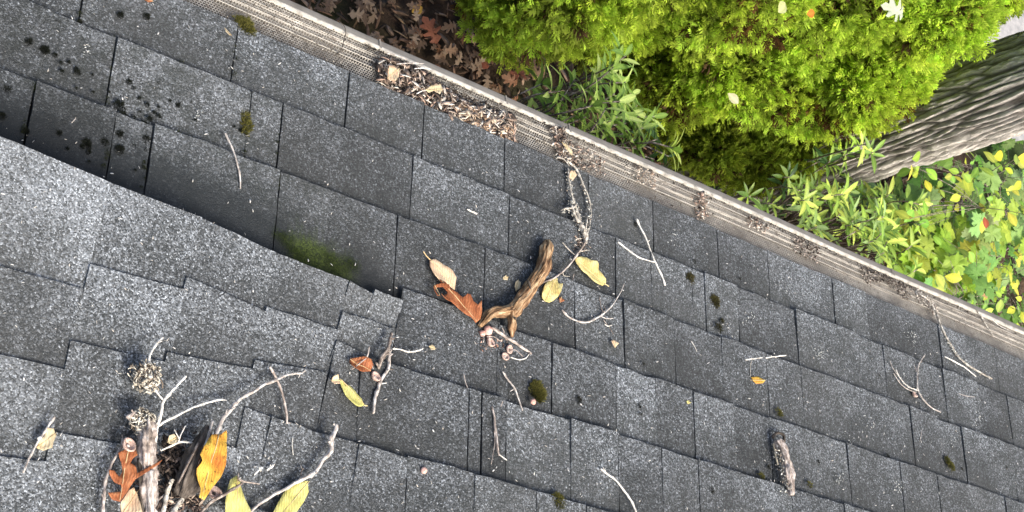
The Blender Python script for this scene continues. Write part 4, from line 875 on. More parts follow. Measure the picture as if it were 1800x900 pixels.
litter('narrow heap of leaf crumbs across the gutter guard at the lichen branch', [(988+random.gauss(0, 7)+.45*(y-255)*.6, y) for y in [random.uniform(222, 300) for _ in range(420)]], lift=9, size=(3, 12))
litter('thin scatter of brown crumbs right of the narrow heap', pile(1000, 1060, 200, lambda u: (-.05, .8)), lift=4, size=(3, 9))
litter('small heap of pale husks on the gutter guard, centre right', pile(1118, 1152, 150, lambda u: (.35, .95)), lift=7, size=(3, 9), pal=[(.5, .42, .33), (.66, .58, .48), (.3, .22, .16)])
litter('dark strip of crumbs across the gutter guard, centre right', [(1232+random.gauss(0, 7), random.uniform(338, 385)) for _ in range(170)], lift=5, size=(3, 11))
litter('small heap of husks near the bead right of the dark strip', pile(1315, 1350, 110, lambda u: (.5, .95)), lift=5, size=(3, 9))
litter('scatter of dark crumbs on the gutter guard, right', pile(1395, 1440, 220, lambda u: (.2, .9)), lift=5, size=(3, 9), pal=[(.05, .035, .025), (.10, .075, .055), (.5, .42, .35)])
litter('dark mat of dirt along the bead at the far right', pile(1512, 1600, 480, lambda u: (.45-.2*math.sin(u*9), .95)), lift=4, size=(3, 8), pal=[(.04, .03, .022), (.08, .06, .045), (.13, .10, .08), (.55, .48, .4)])
litter('grey lichen crumbs on the gutter guard where the long lichen twig ends', [(1612+u*34+random.gauss(0, 4), 514+u*34+random.gauss(0, 4)) for u in [random.random() for _ in range(170)]], lift=6, size=(3, 9), pal=[(.5, .45, .38), (.2, .15, .12), (.65, .6, .52)])
litter('loose specks of dirt strewn over the whole length of the gutter guard', pile(330, 1800, 1500, lambda u: (0, 1)), lift=1, size=(2, 5), pal=[(.08, .06, .045), (.14, .11, .08), (.5, .45, .38), (.05, .04, .03)])
litter('dark debris line along the bead of the gutter', pile(640, 1790, 800, lambda u: (.88, .99)), lift=2, size=(2, 6), pal=[(.05, .04, .03), (.09, .07, .055)])
litter('dark bark crumbs heaped between the flaking branch and the bark slab', zz([(random.gauss(380, 45), random.gauss(640, 55)) for _ in range(300)], o2, s2), lift=12, size=(4, 14), base=SURF, pal=[(.05, .038, .03), (.10, .075, .06), (.22, .17, .14), (.03, .022, .018)])
litter('bark crumbs and brown shreds around the foot of the flaking branch', zz([(random.uniform(200, 520), random.uniform(760, 915)) for _ in range(260)], o2, s2), lift=10, size=(4, 14), base=SURF, pal=[(.06, .045, .035), (.14, .10, .08), (.3, .22, .17), (.45, .36, .28)])
litter('brown fluff and crumbs at the joint of the lichen branch', [(1020+random.gauss(0, 6), 425+random.gauss(0, 9)) for _ in range(110)], lift=5, size=(2, 8), base=SURF)
litter('red brown scales around the acorn caps', [(865+random.gauss(0, 12), 600+random.gauss(0, 7)) for _ in range(60)], lift=4, size=(2, 9), base=SURF, pal=[(.3, .16, .11), (.5, .34, .27), (.12, .08, .06)])
# pale flakes and lichen specks strewn over the shingles
fl = []
while len(fl) < 900:
    x = random.uniform(0, 1800); y = random.uniform(0, 900)
    lim = 345+.395*(x-900)-80 if True else 0
    if y < 262+.42*(x-900): continue
    w = .25+.75*(x/1800)
    if random.random() < w: fl.append((x, y))
litter('tiny pale flakes and seed husks strewn over the shingles', fl, name='pale_flakes', base=SURF+.001, lift=1, size=(1.5, 6.5), pal=[(.62, .60, .54), (.72, .70, .66), (.5, .46, .4)], aspect=(.2, .5), flat=.25)
fl = [(random.gauss(x, sx), random.gauss(y, sy)) for x, y, sx, sy, n in ((1440, 618, 6, 9, 40), (1610, 590+60, 5, 5, 14), (1475, 842, 5, 5, 26), (1580, 856, 5, 6, 26), (1612, 830, 7, 6, 18), (1652, 862, 4, 7, 16), (1494, 790, 4, 5, 10), (1720, 733, 3, 7, 14), (1600, 588, 5, 4, 20), (1610, 597, 4, 4, 12), (1590, 650, 3, 8, 14), (1315, 560, 8, 8, 14), (1185, 415, 9, 9, 16), (1380, 500, 9, 9, 12), (1640, 770, 8, 5, 16), (1675, 775, 4, 6, 12), (150, 93, 4, 5, 8), (347, 202, 4, 4, 8), (1500, 780, 20, 14, 20), (1540, 745, 10, 10, 12)) for _ in range(n)]
litter('grey white crusty lichen rosettes on the right hand shingles', fl, name='lichen_crust', base=SURF+.001, lift=.4, size=(2, 5), pal=[(.42, .44, .42), (.55, .56, .52)], aspect=(.4, .8), flat=.12, cat='lichen')
def along(path, n, w):
    out = []
    for _ in range(n):
        i = random.randrange(len(path)-1); t_ = random.random(); (x0, y0), (x1, y1) = path[i], path[i+1]
        out.append((x0+(x1-x0)*t_+random.gauss(0, w), y0+(y1-y0)*t_+random.gauss(0, w)))
    return out
LPAL = [(.62, .60, .52), (.74, .73, .66), (.42, .40, .34), (.24, .20, .16)]
litter('pale crust of lichen flakes on the forked branch that reaches from the gutter', along([(998, 296), (1002, 330), (1010, 362), (1017, 388), (1025, 412)], 150, 2.2)+along([(1012, 298), (1024, 325), (1034, 350), (1038, 375), (1034, 402), (1028, 420)], 110, 1.6)+along([(1014, 365), (1004, 366), (990, 371)], 60, 2.5)+along([(1006, 350), (1016, 392)], 120, 4), name='lichen_crust', pal=LPAL, base=SURF+.006, lift=6, size=(2.5, 6), aspect=(.4, .8), cat='lichen')
litter('pale crust of lichen flakes on the long twig at the right', along([(1645, 550), (1655, 578), (1668, 603), (1685, 628), (1710, 648), (1743, 666)], 200, 1.4), name='lichen_crust', pal=LPAL, base=SURF+.003, lift=5, size=(2, 5), aspect=(.4, .8), cat='lichen')
litter('pale crust of lichen flakes on the three pronged twig', along([(1574, 650), (1582, 666), (1596, 680), (1614, 687)], 70, 1.4)+along([(1626, 623), (1614, 642), (1612, 662), (1613, 684), (1622, 702)], 60, 1.2), name='lichen_crust', pal=LPAL, base=SURF+.003, lift=5, size=(1.5, 4), aspect=(.4, .8), cat='lichen')
litter('grey flakes on the piece of bark covered stub', along([(1368, 785), (1376, 815), (1384, 860)], 130, 5), name='lichen_crust', pal=LPAL, base=SURF+.016, lift=7, size=(2, 6), aspect=(.4, .8), cat='lichen')
# bigger single bits in the gutter litter
leaf('curled pinkish brown leaf at the upper end of the large gutter heap', [(679, 120), (690, 117), (701, 121), (699, 135), (690, 147), (680, 140)], L_BUF, .012, .006, waves=.004)
for i, (p0, p1, lb) in enumerate((((697, 113), (745, 112), 'straight pale stalk lying along the upper part of the large gutter heap'), ((728, 121), (757, 122), 'second pale stalk just below the straight pale stalk in the gutter heap'), ((775, 150), (784, 172), 'dark stalk standing in the middle of the large gutter heap'), ((700, 136), (703, 152), 'short reddish stalk next to the curled pinkish leaf in the gutter'), ((680, 94), (716, 105), 'reddish stalk near the bead above the large gutter heap'), ((732, 165), (756, 158), 'pale stalk at the lower edge of the large gutter heap'))):
    twig(lb, [(p0[0], p0[1], .014), ((p0[0]+p1[0])/2, (p0[1]+p1[1])/2-1.5, .017), (p1[0], p1[1], .014)], [1.2, 1.4, 1.0], (M_TWIG, M_WHITE, M_TWIGD, M_BARKP)[i % 4], base=.001, name='dry_stalk', cat='stalk')
leaf('torn cream leaf fragment in the middle of the large gutter heap', [(746, 160), (756, 152), (772, 150), (778, 158), (770, 168), (762, 160), (752, 164)], L_PAL, .016, .003, waves=.005)
leaf('pink leaf fragment hanging below the narrow gutter heap', [(1000, 302), (1009, 300), (1012, 309), (1006, 318), (999, 312)], L_BUF, .010, .003, waves=.003)
leaf('white bark scrap on the narrow gutter heap', [(987, 250), (994, 252), (1006, 268), (1004, 274), (994, 264)], L_PAL, .012, .003, waves=.003)
twig('crooked hair of dark root crossing the gutter guard, upper left', [(596, 38, .003), (606, 48, .004), (607, 62, .005), (603, 75, .005), (600, 86, .004), (592, 97, .003)], [1.0, 1.3, 1.1], M_BARKD, base=.001)

# ------------------------------------------------------------------ garden
def vertical(px, py, z): return at_z(px, py, z)
# fan spray of scale foliage
def spray_template():
    V, F = [], []
    def blade(p, d, L_, w, z):
        d = np.array(d)/np.linalg.norm(d); n_ = np.array([-d[1], d[0]]); i = len(V)
        p = np.array(p)
        for q_, zz_ in ((p, z), (p+d*L_*.5+n_*w, z+.03), (p+d*L_, z-.06), (p+d*L_*.5-n_*w, z+.01)): V.append((q_[0], q_[1], zz_))
        F.append((i, i+3, i+1)); F.append((i+1, i+3, i+2))
    for k in range(4):
        y = .08+.23*k; L_ = .46*(1-.5*abs(k-1.3)/2.5)
        for s_ in (-1, 1):
            blade((0, y), (s_*.8, .7+.1*k), L_, .062, -.05*s_*k*.3+.05*k)
    blade((.02, .5), (.45, 1), .6, .05, .12); blade((-.02, .6), (-.4, 1), .5, .05, .15)
    blade((0, 0), (0, 1), 1.15, .05, 0)
    return np.array(V), np.array(F)
ST, SF = spray_template()
STIP = np.clip(ST[:, 1], 0, 1)
def conifer(name, label, blobs, n_sub, per, size=(.030, .052), seed=1, bright=1.0, stem=None):
    """blobs: (px,py,z,r) big lobes. Each carries sub clumps, each clump carries fan sprays."""
    root = empty(name, tuple(vertical(*stem[0], 0))) if stem else empty(name)
    tag(root, label, 'conifer shrub')
    base = np.array(root.location)
    P, T, C, TI = [], [], [], []
    r_ = np.random.default_rng(seed)
    for (px, py, z, r, wt, bt) in blobs:
        c = at_z(px, py, z)
        for _ in range(int(n_sub*wt)):
            d = r_.normal(size=3); d[2] = d[2]*.9+.25; d /= np.linalg.norm(d)
            rr = r*r_.uniform(.80, 1.06); cc = c+d*rr*np.array([1, 1, 1.15])
            sr = r_.uniform(.045, .085); hue = r_.uniform(0, 1); br = r_.uniform(.75, 1.15)
            brown = r_.random() < .035
            for _ in range(per):
                e = r_.normal(size=3)+d*.9; e /= np.linalg.norm(e)
                p = cc+e*sr*r_.uniform(.5, 1.0)
                up = e*.9+d*.35+np.array([0, 0, .35])+r_.normal(size=3)*.55; up /= np.linalg.norm(up)
                sx = np.cross(up, r_.normal(size=3)); sx /= np.linalg.norm(sx); sz = np.cross(sx, up)
                s_ = r_.uniform(*size)
                P.append(p-base); T.append(np.stack([sx, up, sz], 1)*s_)
                b0 = (.35+.65*br)*(.25+.75*bt)*r_.uniform(.8, 1.2)  # bt paints shade into the colour of the low, shadowed lobes
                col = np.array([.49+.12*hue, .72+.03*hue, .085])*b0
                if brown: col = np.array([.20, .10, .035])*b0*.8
                C.append(col)
        # inner, half dead twiggery seen in the gaps
        m = int(n_sub*wt*per*.22)
        for _ in range(m):
            d = r_.normal(size=3); d /= np.linalg.norm(d); p = c+d*r*r_.uniform(.6, .9)
            up = d+r_.normal(size=3)*.8; up /= np.linalg.norm(up); sx = np.cross(up, r_.normal(size=3)); sx /= np.linalg.norm(sx)
            P.append(p-base); T.append(np.stack([sx, up, np.cross(sx, up)], 1)*r_.uniform(.06, .1))
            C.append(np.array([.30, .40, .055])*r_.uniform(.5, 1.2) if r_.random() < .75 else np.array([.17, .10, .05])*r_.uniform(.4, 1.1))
    P = np.array(P); T = np.array(T); C = np.array(C)
    V, F = scatter_mesh(ST, SF, T, P)
    tip = np.tile(STIP, len(P))[:, None]
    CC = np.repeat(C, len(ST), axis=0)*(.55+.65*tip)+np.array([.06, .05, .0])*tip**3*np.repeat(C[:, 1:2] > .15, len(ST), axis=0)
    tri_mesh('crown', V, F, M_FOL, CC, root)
    # trunk and limbs
    parts = []
    if stem:
        s0 = at_z(*stem[0], 0.0)-base
        for (px, py, z, r, wt, bt) in blobs:
            e = at_z(px, py, z)-base; mid = (s0+e)/2+np.array([0, 0, -.08])
            parts.append(tube_data([Vector(s0+np.array([random.uniform(-.03, .03), random.uniform(-.03, .03), -.03])), Vector(mid), Vector(e)], [.022, .015, .006], 7, .15, 4, freq=20))
        v_, f_ = join(parts); mesh_obj('trunk', v_, f_, M_TWIGD, root, None, True)
    return root
def px2m(px, py, z): # metres per pixel at this spot
    p = at_z(px, py, z); d = np.linalg.norm(p-CAM); return d/FPX*1.0
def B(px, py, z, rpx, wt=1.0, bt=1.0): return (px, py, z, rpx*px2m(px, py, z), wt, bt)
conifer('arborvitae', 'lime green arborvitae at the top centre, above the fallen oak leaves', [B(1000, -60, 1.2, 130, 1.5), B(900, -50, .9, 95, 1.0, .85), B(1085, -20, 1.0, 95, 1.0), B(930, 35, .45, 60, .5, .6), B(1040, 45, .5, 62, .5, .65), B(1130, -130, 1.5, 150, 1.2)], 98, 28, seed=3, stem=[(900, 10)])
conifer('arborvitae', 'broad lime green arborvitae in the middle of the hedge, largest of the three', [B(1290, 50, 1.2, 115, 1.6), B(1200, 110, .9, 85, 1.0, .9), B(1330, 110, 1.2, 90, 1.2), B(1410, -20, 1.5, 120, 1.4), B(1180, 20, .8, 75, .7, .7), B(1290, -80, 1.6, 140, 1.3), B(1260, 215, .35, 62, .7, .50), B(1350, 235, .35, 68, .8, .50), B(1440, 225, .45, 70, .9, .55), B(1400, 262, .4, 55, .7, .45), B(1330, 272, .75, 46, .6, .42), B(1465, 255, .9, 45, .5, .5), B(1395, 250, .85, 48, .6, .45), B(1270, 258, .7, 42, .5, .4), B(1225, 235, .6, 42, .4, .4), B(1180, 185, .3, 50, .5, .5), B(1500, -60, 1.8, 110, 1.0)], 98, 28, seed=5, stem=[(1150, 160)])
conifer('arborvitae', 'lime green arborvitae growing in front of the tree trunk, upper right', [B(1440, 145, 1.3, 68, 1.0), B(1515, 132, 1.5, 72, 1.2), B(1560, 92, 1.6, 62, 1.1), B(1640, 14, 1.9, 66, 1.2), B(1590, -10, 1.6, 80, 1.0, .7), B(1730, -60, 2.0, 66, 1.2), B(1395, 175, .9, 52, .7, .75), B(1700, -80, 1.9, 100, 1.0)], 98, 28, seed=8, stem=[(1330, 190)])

# tree trunk with furrowed bark
def bark_material():
    m, t, b = new_mat('furrowed_bark', 0.9, 0.25)
    at = nd(t, 'ShaderNodeAttribute'); at.attribute_name = 'tint'; co = nd(t, 'ShaderNodeTexCoord').outputs['Object']
    mp = nd(t, 'ShaderNodeMapping'); mp.inputs['Scale'].default_value = (1, 1, .3); t.links.new(co, mp.inputs[0])
    n = noise_n(t, mp.outputs[0], 60, 5, .7)
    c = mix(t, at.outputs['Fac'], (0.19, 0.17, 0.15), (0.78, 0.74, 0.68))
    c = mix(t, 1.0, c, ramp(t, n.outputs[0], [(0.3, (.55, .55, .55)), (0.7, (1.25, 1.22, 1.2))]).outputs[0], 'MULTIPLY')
    t.links.new(c, b.inputs['Base Color']); bump(t, b, n.outputs[0], 0.02); return m
p0 = at_z(1235, 345, 0.0); p1 = at_z(1812, 140, 1.9)
axis = (p1-p0)/np.linalg.norm(p1-p0); print('trunk axis', axis, p0, p1)
tree = empty('tree', tuple(p0)); tag(tree, 'large tree with pale deeply furrowed bark leaning past the arborvitae', 'tree')
R0 = 84*px2m(1800, 150, 1.9)
Vt, Ft, Ct = [], [], []
na, nl = 260, 420; Lt = 4.6
sxa = np.cross(axis, [0, 0, 1.]); sxa = np.cross(axis, [1., 0, 0]); sxa /= np.linalg.norm(sxa); sya = np.cross(axis, sxa)
for i in range(nl+1):
    l = -.1+Lt*i/nl
    flare = 1+.5*math.exp(-max(l, 0)*5); rb = R0*flare*(1-.03*l)
    for k in range(na):
        an = 2*math.pi*k/na
        x, y = math.cos(an), math.sin(an)
        w = mnoise.noise(Vector((x*2, y*2, l*1.6)))*.9
        w2 = mnoise.noise(Vector((x*6, y*6, l*6)))*.35
        q_ = Vector((x*6.6+w*.6+w2*.4, y*6.6+w*.5-w2*.4, l*3.4+w*.9))
        d, _ = mnoise.voronoi(q_); e = min(1.0, (d[1]-d[0])*3.2)
        q2 = Vector((x*9+w, y*9, l*9)); q2 = Vector((x*12+w, y*12, l*10+w*2)); d2v, _ = mnoise.voronoi(q2); e2 = min(1.0, (d2v[1]-d2v[0])*2.5)
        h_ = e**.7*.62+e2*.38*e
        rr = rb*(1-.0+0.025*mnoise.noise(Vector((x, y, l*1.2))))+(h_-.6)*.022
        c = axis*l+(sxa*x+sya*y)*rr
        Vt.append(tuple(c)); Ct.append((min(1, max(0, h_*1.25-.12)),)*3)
for i in range(nl):
    for k in range(na):
        a = i*na+k; b = i*na+(k+1) % na; Ft += [(a, b, b+na), (a, b+na, a+na)]
tri_mesh('trunk', np.array(Vt), np.array(Ft), bark_material(), np.array(Ct), tree, smooth=True)

# broadleaf leaf templates -----------------------------------------------
def obj_leaf_mat(name, rough=.35, transl=.3, spec=.5):
    m, t, b = new_mat(name, rough, spec)
    oi = nd(t, 'ShaderNodeObjectInfo'); co = nd(t, 'ShaderNodeTexCoord').outputs['Object']
    n = noise_n(t, co, 40, 3); at = nd(t, 'ShaderNodeAttribute'); at.attribute_name = 'tint'
    c = mix(t, 1.0, oi.outputs['Color'], ramp(t, n.outputs[0], [(0.3, (.75, .75, .75)), (0.7, (1.2, 1.2, 1.2))]).outputs[0], 'MULTIPLY')
    c = mix(t, 1.0, c, at.outputs['Color'], 'MULTIPLY')
    t.links.new(c, b.inputs['Base Color'])
    tr = nd(t, 'ShaderNodeBsdfTranslucent'); t.links.new(c, tr.inputs[0]); ms = nd(t, 'ShaderNodeMixShader'); ms.inputs[0].default_value = transl
    t.links.new(b.outputs[0], ms.inputs[1]); t.links.new(tr.outputs[0], ms.inputs[2]); t.links.new(ms.outputs[0], t.nodes['Material Output'].inputs[0])
    return m
M_LAUR = obj_leaf_mat('glossy_lance_leaf', .42, .3, .35); M_SOFT = obj_leaf_mat('soft_thin_leaf', .55, .4, .3)
def leaf_mesh(name, outline, mat, fold=.25, droop=.25):
    """half outline [(x along, half width)]; folded along the midrib, drooping"""
    V, F, C = [], [], []
    n = len(outline)
    for x, w in outline:
        z = -droop*x*x
        V += [(x, -w, z+fold*w), (x, -w*.5, z+fold*w*.4), (x, 0, z), (x, w*.5, z+fold*w*.4), (x, w, z+fold*w)]
        C += [(1, 1, 1), (1, 1, 1), (1.35, 1.25, 1.3), (1, 1, 1), (1, 1, 1)]
    for i in range(n-1):
        for k in range(4): a = i*5+k; F += [(a, a+5, a+6), (a, a+6, a+1)]
    o = tri_mesh(name, np.array(V), np.array(F), mat, np.array(C), smooth=True); me = o.data; bpy.data.objects.remove(o); return me
LANCE = leaf_mesh('lance_leaf', [(0, .01), (.12, .04), (.3, .085), (.5, .11), (.7, .10), (.86, .06), (1, .005)], M_LAUR)
LANCE2 = leaf_mesh('lance_leaf', [(0, .01), (.12, .05), (.3, .11), (.5, .135), (.7, .12), (.86, .07), (1, .005)], M_LAUR, .15, .45)
OVAL = leaf_mesh('oval_leaf', [(0, .01), (.1, .12), (.28, .26), (.5, .31), (.7, .26), (.88, .12), (1, .005)], M_SOFT, .12, .2)
def lobed_mesh(name, pts, mat, droop=.15, fold=.08):
    """closed outline around a centre on the midrib"""
    V = [(.42, 0, 0)]; C = [(1.2, 1.15, 1.1)]
    full = pts+[(x, -y) for x, y in pts[::-1]][1:-1]
    for s_ in (.5, 1.0):
        for x, y in full:
            xx = .42+(x-.42)*s_; yy = y*s_; r2 = (xx-.42)**2+yy**2
            V.append((xx, yy, -droop*r2*2+fold*abs(yy)+.03*math.sin(xx*9+yy*13))); C.append((1, 1, 1))
    m = len(full); F = []
    for k in range(m):
        k2 = (k+1) % m
        F += [(0, 1+k, 1+k2), (1+k, 1+m+k, 1+m+k2), (1+k, 1+m+k2, 1+k2)]
    o = tri_mesh(name, np.array(V), np.array(F), mat, np.array(C), smooth=True); me = o.data; bpy.data.objects.remove(o); return me
MAPLE = lobed_mesh('maple_leaf', [(0, 0), (.02, .12), (-.10, .30), (.06, .30), (.10, .42), (.22, .40), (.20, .56), (.40, .50), (.46, .62), (.56, .44), (.50, .30), (.66, .32), (.70, .20), (.84, .22), (.82, .10), (1.0, 0)], M_SOFT)
OAKM = lobed_mesh('oak_leaf_shape', [(-.05, 0), (.05, .05), (.14, .20), (.20, .22), (.22, .08), (.34, .10), (.42, .32), (.50, .34), (.50, .12), (.62, .12), (.72, .28), (.80, .26), (.78, .10), (.90, .12), (1.0, 0)], M_SOFT, .3, .3)
def put_leaf(me, parent, base, pos, d, up, size, col, name='leaf'):
    d = Vector(d).normalized(); up = Vector(up); s_ = up.cross(d)
    if s_.length < 1e-4: s_ = Vector((1, 0, 0)).cross(d)
    s_.normalize(); n_ = d.cross(s_)
    o = bpy.data.objects.new(name, me); link(o, parent)
    M = Matrix(((d.x*size, s_.x*size, n_.x*size, pos[0]-base[0]), (d.y*size, s_.y*size, n_.y*size, pos[1]-base[1]), (d.z*size, s_.z*size, n_.z*size, pos[2]-base[2]), (0, 0, 0, 1)))
    o.matrix_local = M; o.color = (*col, 1); return o
GREENS = [(.17, .29, .05), (.24, .38, .06), (.12, .22, .04), (.31, .44, .09), (.20, .31, .08)]
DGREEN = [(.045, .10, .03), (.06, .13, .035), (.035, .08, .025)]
LIME = [(.38, .52, .09), (.46, .56, .11), (.30, .48, .07)]
def laurel(label, whorls, foot, cols=GREENS, nl_=(7, 10), size=(.065, .09), seed=1, nm='laurel_shrub', lean=None):
    r = random.Random(seed); b = at_z(*foot, 0.0); root = empty(nm, tuple(b)); tag(root, label, 'shrub')
    parts = []; cnt = 0
    for (px, py, z, *rest) in whorls:
        k = rest[0] if rest else 1.0; cc = rest[1] if len(rest) > 1 else cols
        p = at_z(px, py, z)
        ax = Vector((r.uniform(-.35, .35), r.uniform(-.35, .35), 1)).normalized() if lean is None else (Vector(lean)+Vector((r.uniform(-.3, .3), r.uniform(-.3, .3), r.uniform(-.2, .2)))).normalized()
        foot_p = Vector(b*.65+p*.35); foot_p.z = 0.0
        mid = Vector(p)-ax*.12
        parts.append(tube_data([foot_p-Vector(b), (foot_p+mid)/2-Vector(b)+Vector((r.uniform(-.03, .03), r.uniform(-.03, .03), .02)), mid-Vector(b), Vector(p)-Vector(b)], [.006, .005, .003, .002], 5, .1, 3, freq=20))
        n = r.randint(*nl_); a0 = r.random()*6.28; s_ = ax.orthogonal().normalized(); w_ = ax.cross(s_)
        for j in range(n):
            an = a0+j*2.4; el = r.uniform(.15, .95)
            d = (s_*math.cos(an)+w_*math.sin(an))*math.cos(el)+ax*math.sin(el)
            pos = Vector(p)-ax*(.035*(1-j/n))
            c = r.choice(cc); f_ = r.uniform(.8, 1.25)
            put_leaf(r.choice((LANCE, LANCE2)), root, b, pos, d, ax, r.uniform(*size)*k, tuple(x*f_ for x in c)); cnt += 1
    v_, f_ = join(parts); mesh_obj('stem', v_, f_, M_TWIGD, root, None, True)
    return root
def whorl_field(x0, x1, ylo, yhi, n, z=(.3, .9), seed=0, **k):
    r = random.Random(seed); out = []
    for _ in range(n):
        x = r.uniform(x0, x1); y = r.uniform(ylo(x), yhi(x)); out.append((x, y, r.uniform(*z)))
    return out
gl = lambda x: 172+.447*(x-900)
laurel('glossy green laurel shrub just beyond the gutter, below the left arborvitae', [(958, 145, 1.6), (985, 160, 1.7), (1010, 140, 1.7), (1040, 150, 1.7), (1078, 118, 1.8), (1100, 98, 1.8), (1080, 165, 1.7), (1045, 185, 1.8), (1015, 200, 1.7), (1000, 225, 1.6), (1090, 178, 1.8), (1060, 215, 1.7), (1110, 165, 1.6), (965, 185, 1.5), (940, 170, 1.3), (1035, 232, 1.5), (985, 205, 1.5), (1050, 160, 1.5), (1095, 235, 1.5), (1120, 185, 1.5), (1070, 250, 1.5), (1020, 170, 1.4), (1060, 135, 1.6), (1108, 200, 1.6), (1130, 225, 1.6), (1150, 205, 1.5), (1085, 205, 1.7), (1100, 145, 1.7), (1065, 190, 1.8), (1030, 205, 1.7), (1118, 245, 1.6)], (1000, 170), [(.28, .42, .08), (.20, .33, .06), (.42, .54, .15), (.14, .25, .05)], nl_=(7, 10), size=(.065, .09), lean=(.35, .25, .8), seed=2)
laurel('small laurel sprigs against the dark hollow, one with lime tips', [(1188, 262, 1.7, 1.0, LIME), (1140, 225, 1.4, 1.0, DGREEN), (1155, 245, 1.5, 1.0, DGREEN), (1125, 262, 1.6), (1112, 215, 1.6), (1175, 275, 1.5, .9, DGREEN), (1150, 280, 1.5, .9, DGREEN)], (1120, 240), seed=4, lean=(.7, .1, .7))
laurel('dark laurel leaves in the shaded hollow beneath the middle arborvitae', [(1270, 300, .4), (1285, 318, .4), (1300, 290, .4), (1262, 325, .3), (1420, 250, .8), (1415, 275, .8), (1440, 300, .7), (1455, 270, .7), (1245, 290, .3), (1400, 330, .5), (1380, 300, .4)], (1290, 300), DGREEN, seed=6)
laurel('pair of bright laurel sprigs beside the gutter in front of the tree foot', [(1320, 345, 1.3, .8, LIME[:1]+GREENS), (1358, 358, 1.2, .8, GREENS), (1340, 370, 1.0, .8), (1372, 375, .9, .8, DGREEN)], (1330, 360), seed=7, nl_=(6, 8))
laurel('laurel sprig with hanging leaves in front of the furrowed trunk', [(1520, 255, 1.5, .9, LIME), (1535, 268, 1.5, .9, [(.2, .33, .07)]), (1510, 235, 1.3, .8, LIME), (1490, 270, 1.1, .9)], (1440, 310), seed=9)
fld = whorl_field(1405, 1560, lambda x: 330, lambda x: max(345, gl(x)-8), 48, (.6, 1.5), 21)
laurel('dense lime and green laurel shrub at the foot of the tree, by the gutter', fld, (1440, 370), GREENS+LIME[:2]+[(.22, .33, .12)], seed=10, nl_=(7, 9), size=(.06, .085))
fld = whorl_field(1380, 1530, lambda x: 275, lambda x: 365, 36, (.3, 1.1), 22)
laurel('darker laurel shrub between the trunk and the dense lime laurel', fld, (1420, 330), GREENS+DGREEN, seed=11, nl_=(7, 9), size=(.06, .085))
fld = whorl_field(1530, 1620, lambda x: 335, lambda x: gl(x)-10, 34, (.5, 1.3), 23)
laurel('bright narrow leaved laurel shrub between the trunk and the maple seedlings', fld, (1540, 400), GREENS+LIME, seed=12, nl_=(7, 9), size=(.06, .085))

def maple(label, n, xr, yr, foot, z=(.3, 1.2), seed=1, cols=None, mesh=MAPLE, size=(.07, .125), nm='maple_seedling', cat='seedling', up=(0, 0, 1)):
    r = random.Random(seed); b = at_z(*foot, 0.0); root = empty(nm, tuple(b)); tag(root, label, cat); parts = []
    stems = []
    for _ in range(5):
        p = at_z(r.uniform(*xr), r.uniform(*yr), r.uniform(*z)); stems.append(Vector(p)-Vector(b))
        parts.append(tube_data([Vector((r.uniform(-.05, .05), r.uniform(-.05, .05), -.02)), stems[-1]*.5+Vector((0, 0, -.05)), stems[-1]], [.005, .004, .002], 6, .1, 4, freq=15))
    for _ in range(n):
        x = r.uniform(*xr); y = r.uniform(*yr)
        if y > gl(x)+5: y = gl(x)-r.uniform(5, 120)
        p = Vector(at_z(x, y, r.uniform(*z)))
        st_ = min(stems, key=lambda s_: (s_+Vector(b)-p).length)
        d = Vector((r.uniform(-1, 1), r.uniform(-1, 1), r.uniform(-.35, .2))).normalized()
        upv = Vector((r.uniform(-.45, .45), r.uniform(-.45, .3)-.15, 1)).normalized()
        put_leaf(mesh, root, b, p, d, upv, r.uniform(*size), tuple(k*r.uniform(.85, 1.2) for k in r.choice(cols)))
        if r.random() < .5:
            a_ = st_*r.uniform(.4, .95); parts.append(tube_data([a_, (a_+p-Vector(b))/2+Vector((0, 0, .02)), p-Vector(b)], [.0015, .001], 4, .05, 2))
    v_, f_ = join(parts); mesh_obj('stem', v_, f_, M_TWIGD, root, None, True); return root
YG = [(.30, .43, .05), (.36, .48, .06), (.20, .33, .04), (.40, .50, .07)]
PG = [(.22, .37, .11), (.18, .32, .08), (.27, .40, .13)]
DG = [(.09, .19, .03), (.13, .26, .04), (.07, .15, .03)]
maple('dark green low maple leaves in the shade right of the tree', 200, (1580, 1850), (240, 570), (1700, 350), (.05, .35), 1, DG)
maple('pale green maple seedling left in the clump by the gutter', 85, (1560, 1680), (350, 500), (1620, 440), (.5, 1.1), 2, YG+PG)
maple('pale green maple seedling with broad leaves, middle of the clump', 110, (1620, 1760), (380, 530), (1700, 470), (.4, 1.2), 3, YG+PG)
maple('maple seedling with broad jagged leaves at the right edge', 80, (1700, 1840), (300, 500), (1780, 420), (.5, 1.3), 4, PG+YG[:2])
YL = [(.42, .52, .06), (.54, .56, .07), (.34, .48, .07), (.28, .45, .07), (.24, .40, .06)]
maple('yellow green sapling with small oval leaves, upper part of the clump', 85, (1590, 1810), (270, 400), (1690, 350), (.9, 1.5), 5, YL, OVAL, (.038, .07), 'oval_leaved_sapling', 'sapling')
maple('yellow sapling with small leaves near the gutter, lower right', 90, (1600, 1830), (420, 570), (1740, 500), (.7, 1.4), 6, YL, OVAL, (.038, .07), 'oval_leaved_sapling', 'sapling')
maple('low green ground seedlings at the far lower right behind the gutter', 60, (1700, 1850), (480, 600), (1780, 540), (.02, .2), 7, DG+PG, OVAL, (.05, .08), 'low_seedling')
blobby_p = at_z(1732, 399, 1.3)

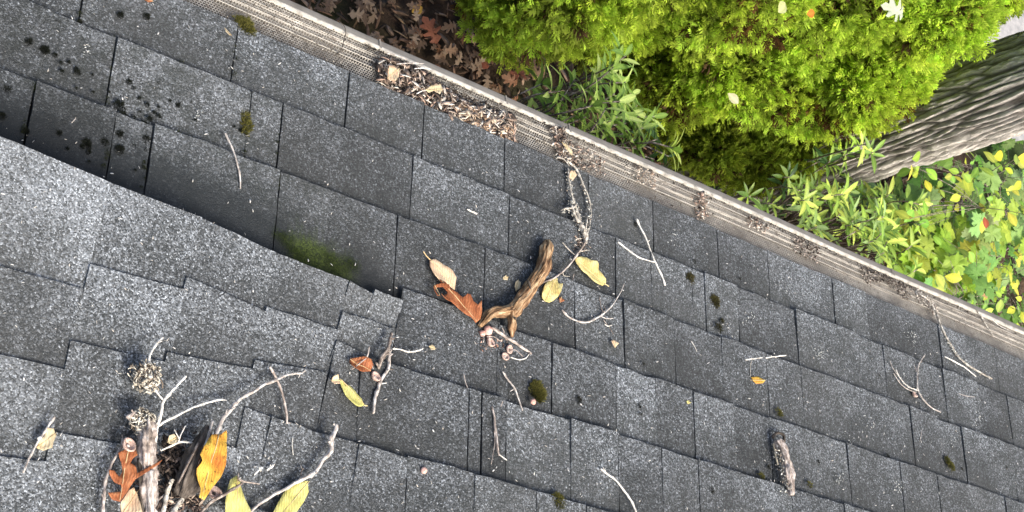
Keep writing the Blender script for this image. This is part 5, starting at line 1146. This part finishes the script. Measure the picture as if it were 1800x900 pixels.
# fallen oak leaves on the soil -------------------------------------------
OAKC = [(.30, .15, .08), (.36, .20, .11), (.42, .27, .17), (.26, .17, .11), (.48, .35, .24)]
def ground_leaf(px, py, size, col, label, group=None, rot=None, me=OAKM, name='fallen_oak_leaf', z=.07):
    p = at_z(px, py, z); an = random.random()*6.28 if rot is None else rot
    d = Vector((math.cos(an), math.sin(an), random.uniform(-.15, .15)))
    up = Vector((random.uniform(-.7, .7), random.uniform(-.7, .7), 1))
    o = put_leaf(me, None, (0, 0, 0), p, d, up, size, col, name); tag(o, label, 'leaf', group); return o
ground_leaf(770, 78, .13, (.36, .13, .07), 'reddish oak leaf alone on the soil beyond the large gutter heap', rot=2.4)
ground_leaf(843, 120, .15, (.36, .12, .065), 'reddish brown oak leaf left of the pair near the hedge', rot=1.2)
ground_leaf(895, 132, .14, (.32, .12, .07), 'brown oak leaf right of the pair near the hedge', rot=.6)
ground_leaf(875, 98, .10, (.30, .13, .08), 'curled brown oak leaf just above the pair near the hedge', rot=2.6)
ground_leaf(724, 22, .07, (.50, .30, .05), 'small yellow leaf on the soil beyond the gutter', me=OVAL, name='fallen_leaf', rot=.8)
for _ in range(150):
    x = random.uniform(560, 960); y = random.uniform(-40, 190)
    if y > gl(x)+2: continue
    oc = random.choice(OAKC); u_ = random.uniform(.45, 1.0); sz = random.uniform(.045, .095)
    word = ('pale tan' if oc[0]*u_ > .33 else ('mid brown' if oc[0]*u_ > .2 else 'dark brown'))
    ground_leaf(x, y, sz, tuple(k*u_ for k in oc), '%s %s oak leaf in the litter on the soil' % ('large' if sz > .07 else 'small', word), 'brown oak leaves on the soil')
m_ = 9000
xy = np.stack([rng.uniform(1.6, 6.0, m_), rng.uniform(1.9, 5.5, m_)], 1)
P = np.column_stack([xy, rng.uniform(.01, .05, m_)])
T = []
for _ in range(m_):
    s_ = random.uniform(.012, .045)
    T.append(np.array(Matrix.Rotation(random.random()*6.28, 3, 'Z') @ Matrix.Rotation(random.gauss(0, .4), 3, 'X'))@np.diag([s_, s_*random.uniform(.25, .9), s_*.5]))
V, F = scatter_mesh(CT, CF, np.array(T), P)
cp = np.array([(.20, .12, .075), (.11, .07, .045), (.32, .19, .12), (.42, .29, .20), (.07, .048, .033), (.24, .16, .09)])
C = cp[rng.integers(len(cp), size=m_)]*rng.uniform(.5, 1.2, m_)[:, None]
tag(tri_mesh('leaf_litter', V, F, M_LIT, np.repeat(C, 12, axis=0)), 'brown mulch of old leaves and bark chips on the soil', kind='stuff')
# leaves caught in the hedge and sapling
def hedge_leaf(px, py, z, size, col, label, me=OVAL, rot=0., name='caught_leaf'):
    p = at_z(px, py, z); o = put_leaf(me, None, (0, 0, 0), p, (math.cos(rot), math.sin(rot), .1), (-.2, -.4, 1), size, col, name); tag(o, label, 'leaf'); return o
hedge_leaf(1592, 26, 2.35, .10, (.50, .56, .40), 'large pale whitish green leaf caught in the top of the hedge', OAKM, 3.3)
hedge_leaf(1368, 22, 2.05, .06, (.55, .58, .25), 'small pale leaf caught in the middle arborvitae near the top edge', rot=1.0)
hedge_leaf(1298, 182, 1.65, .05, (.62, .60, .35), 'tiny cream leaf caught low on the middle arborvitae', rot=2.8)
hedge_leaf(1418, 25, 2.05, .045, (.55, .20, .03), 'tiny orange leaf caught in the middle arborvitae', rot=.5)
hedge_leaf(1748, 275, 1.6, .07, (.62, .52, .04), 'bright yellow leaf hanging just below the furrowed trunk', rot=.4)
hedge_leaf(1790, 276, 1.6, .08, (.62, .52, .05), 'bright yellow leaf at the right edge below the furrowed trunk', rot=.1)
hedge_leaf(1733, 402, 1.5, .05, (.40, .10, .05), 'red brown curled leaf among the green maple seedlings', rot=1.7)
hedge_leaf(1730, 520, 1.2, .08, (.45, .25, .12), 'brown dead leaf in the dark gap by the gutter, right', OAKM, .7)
print('objects', len(bpy.data.objects), 'tris', sum(len(o.data.polygons) for o in bpy.data.objects if o.type == 'MESH'))
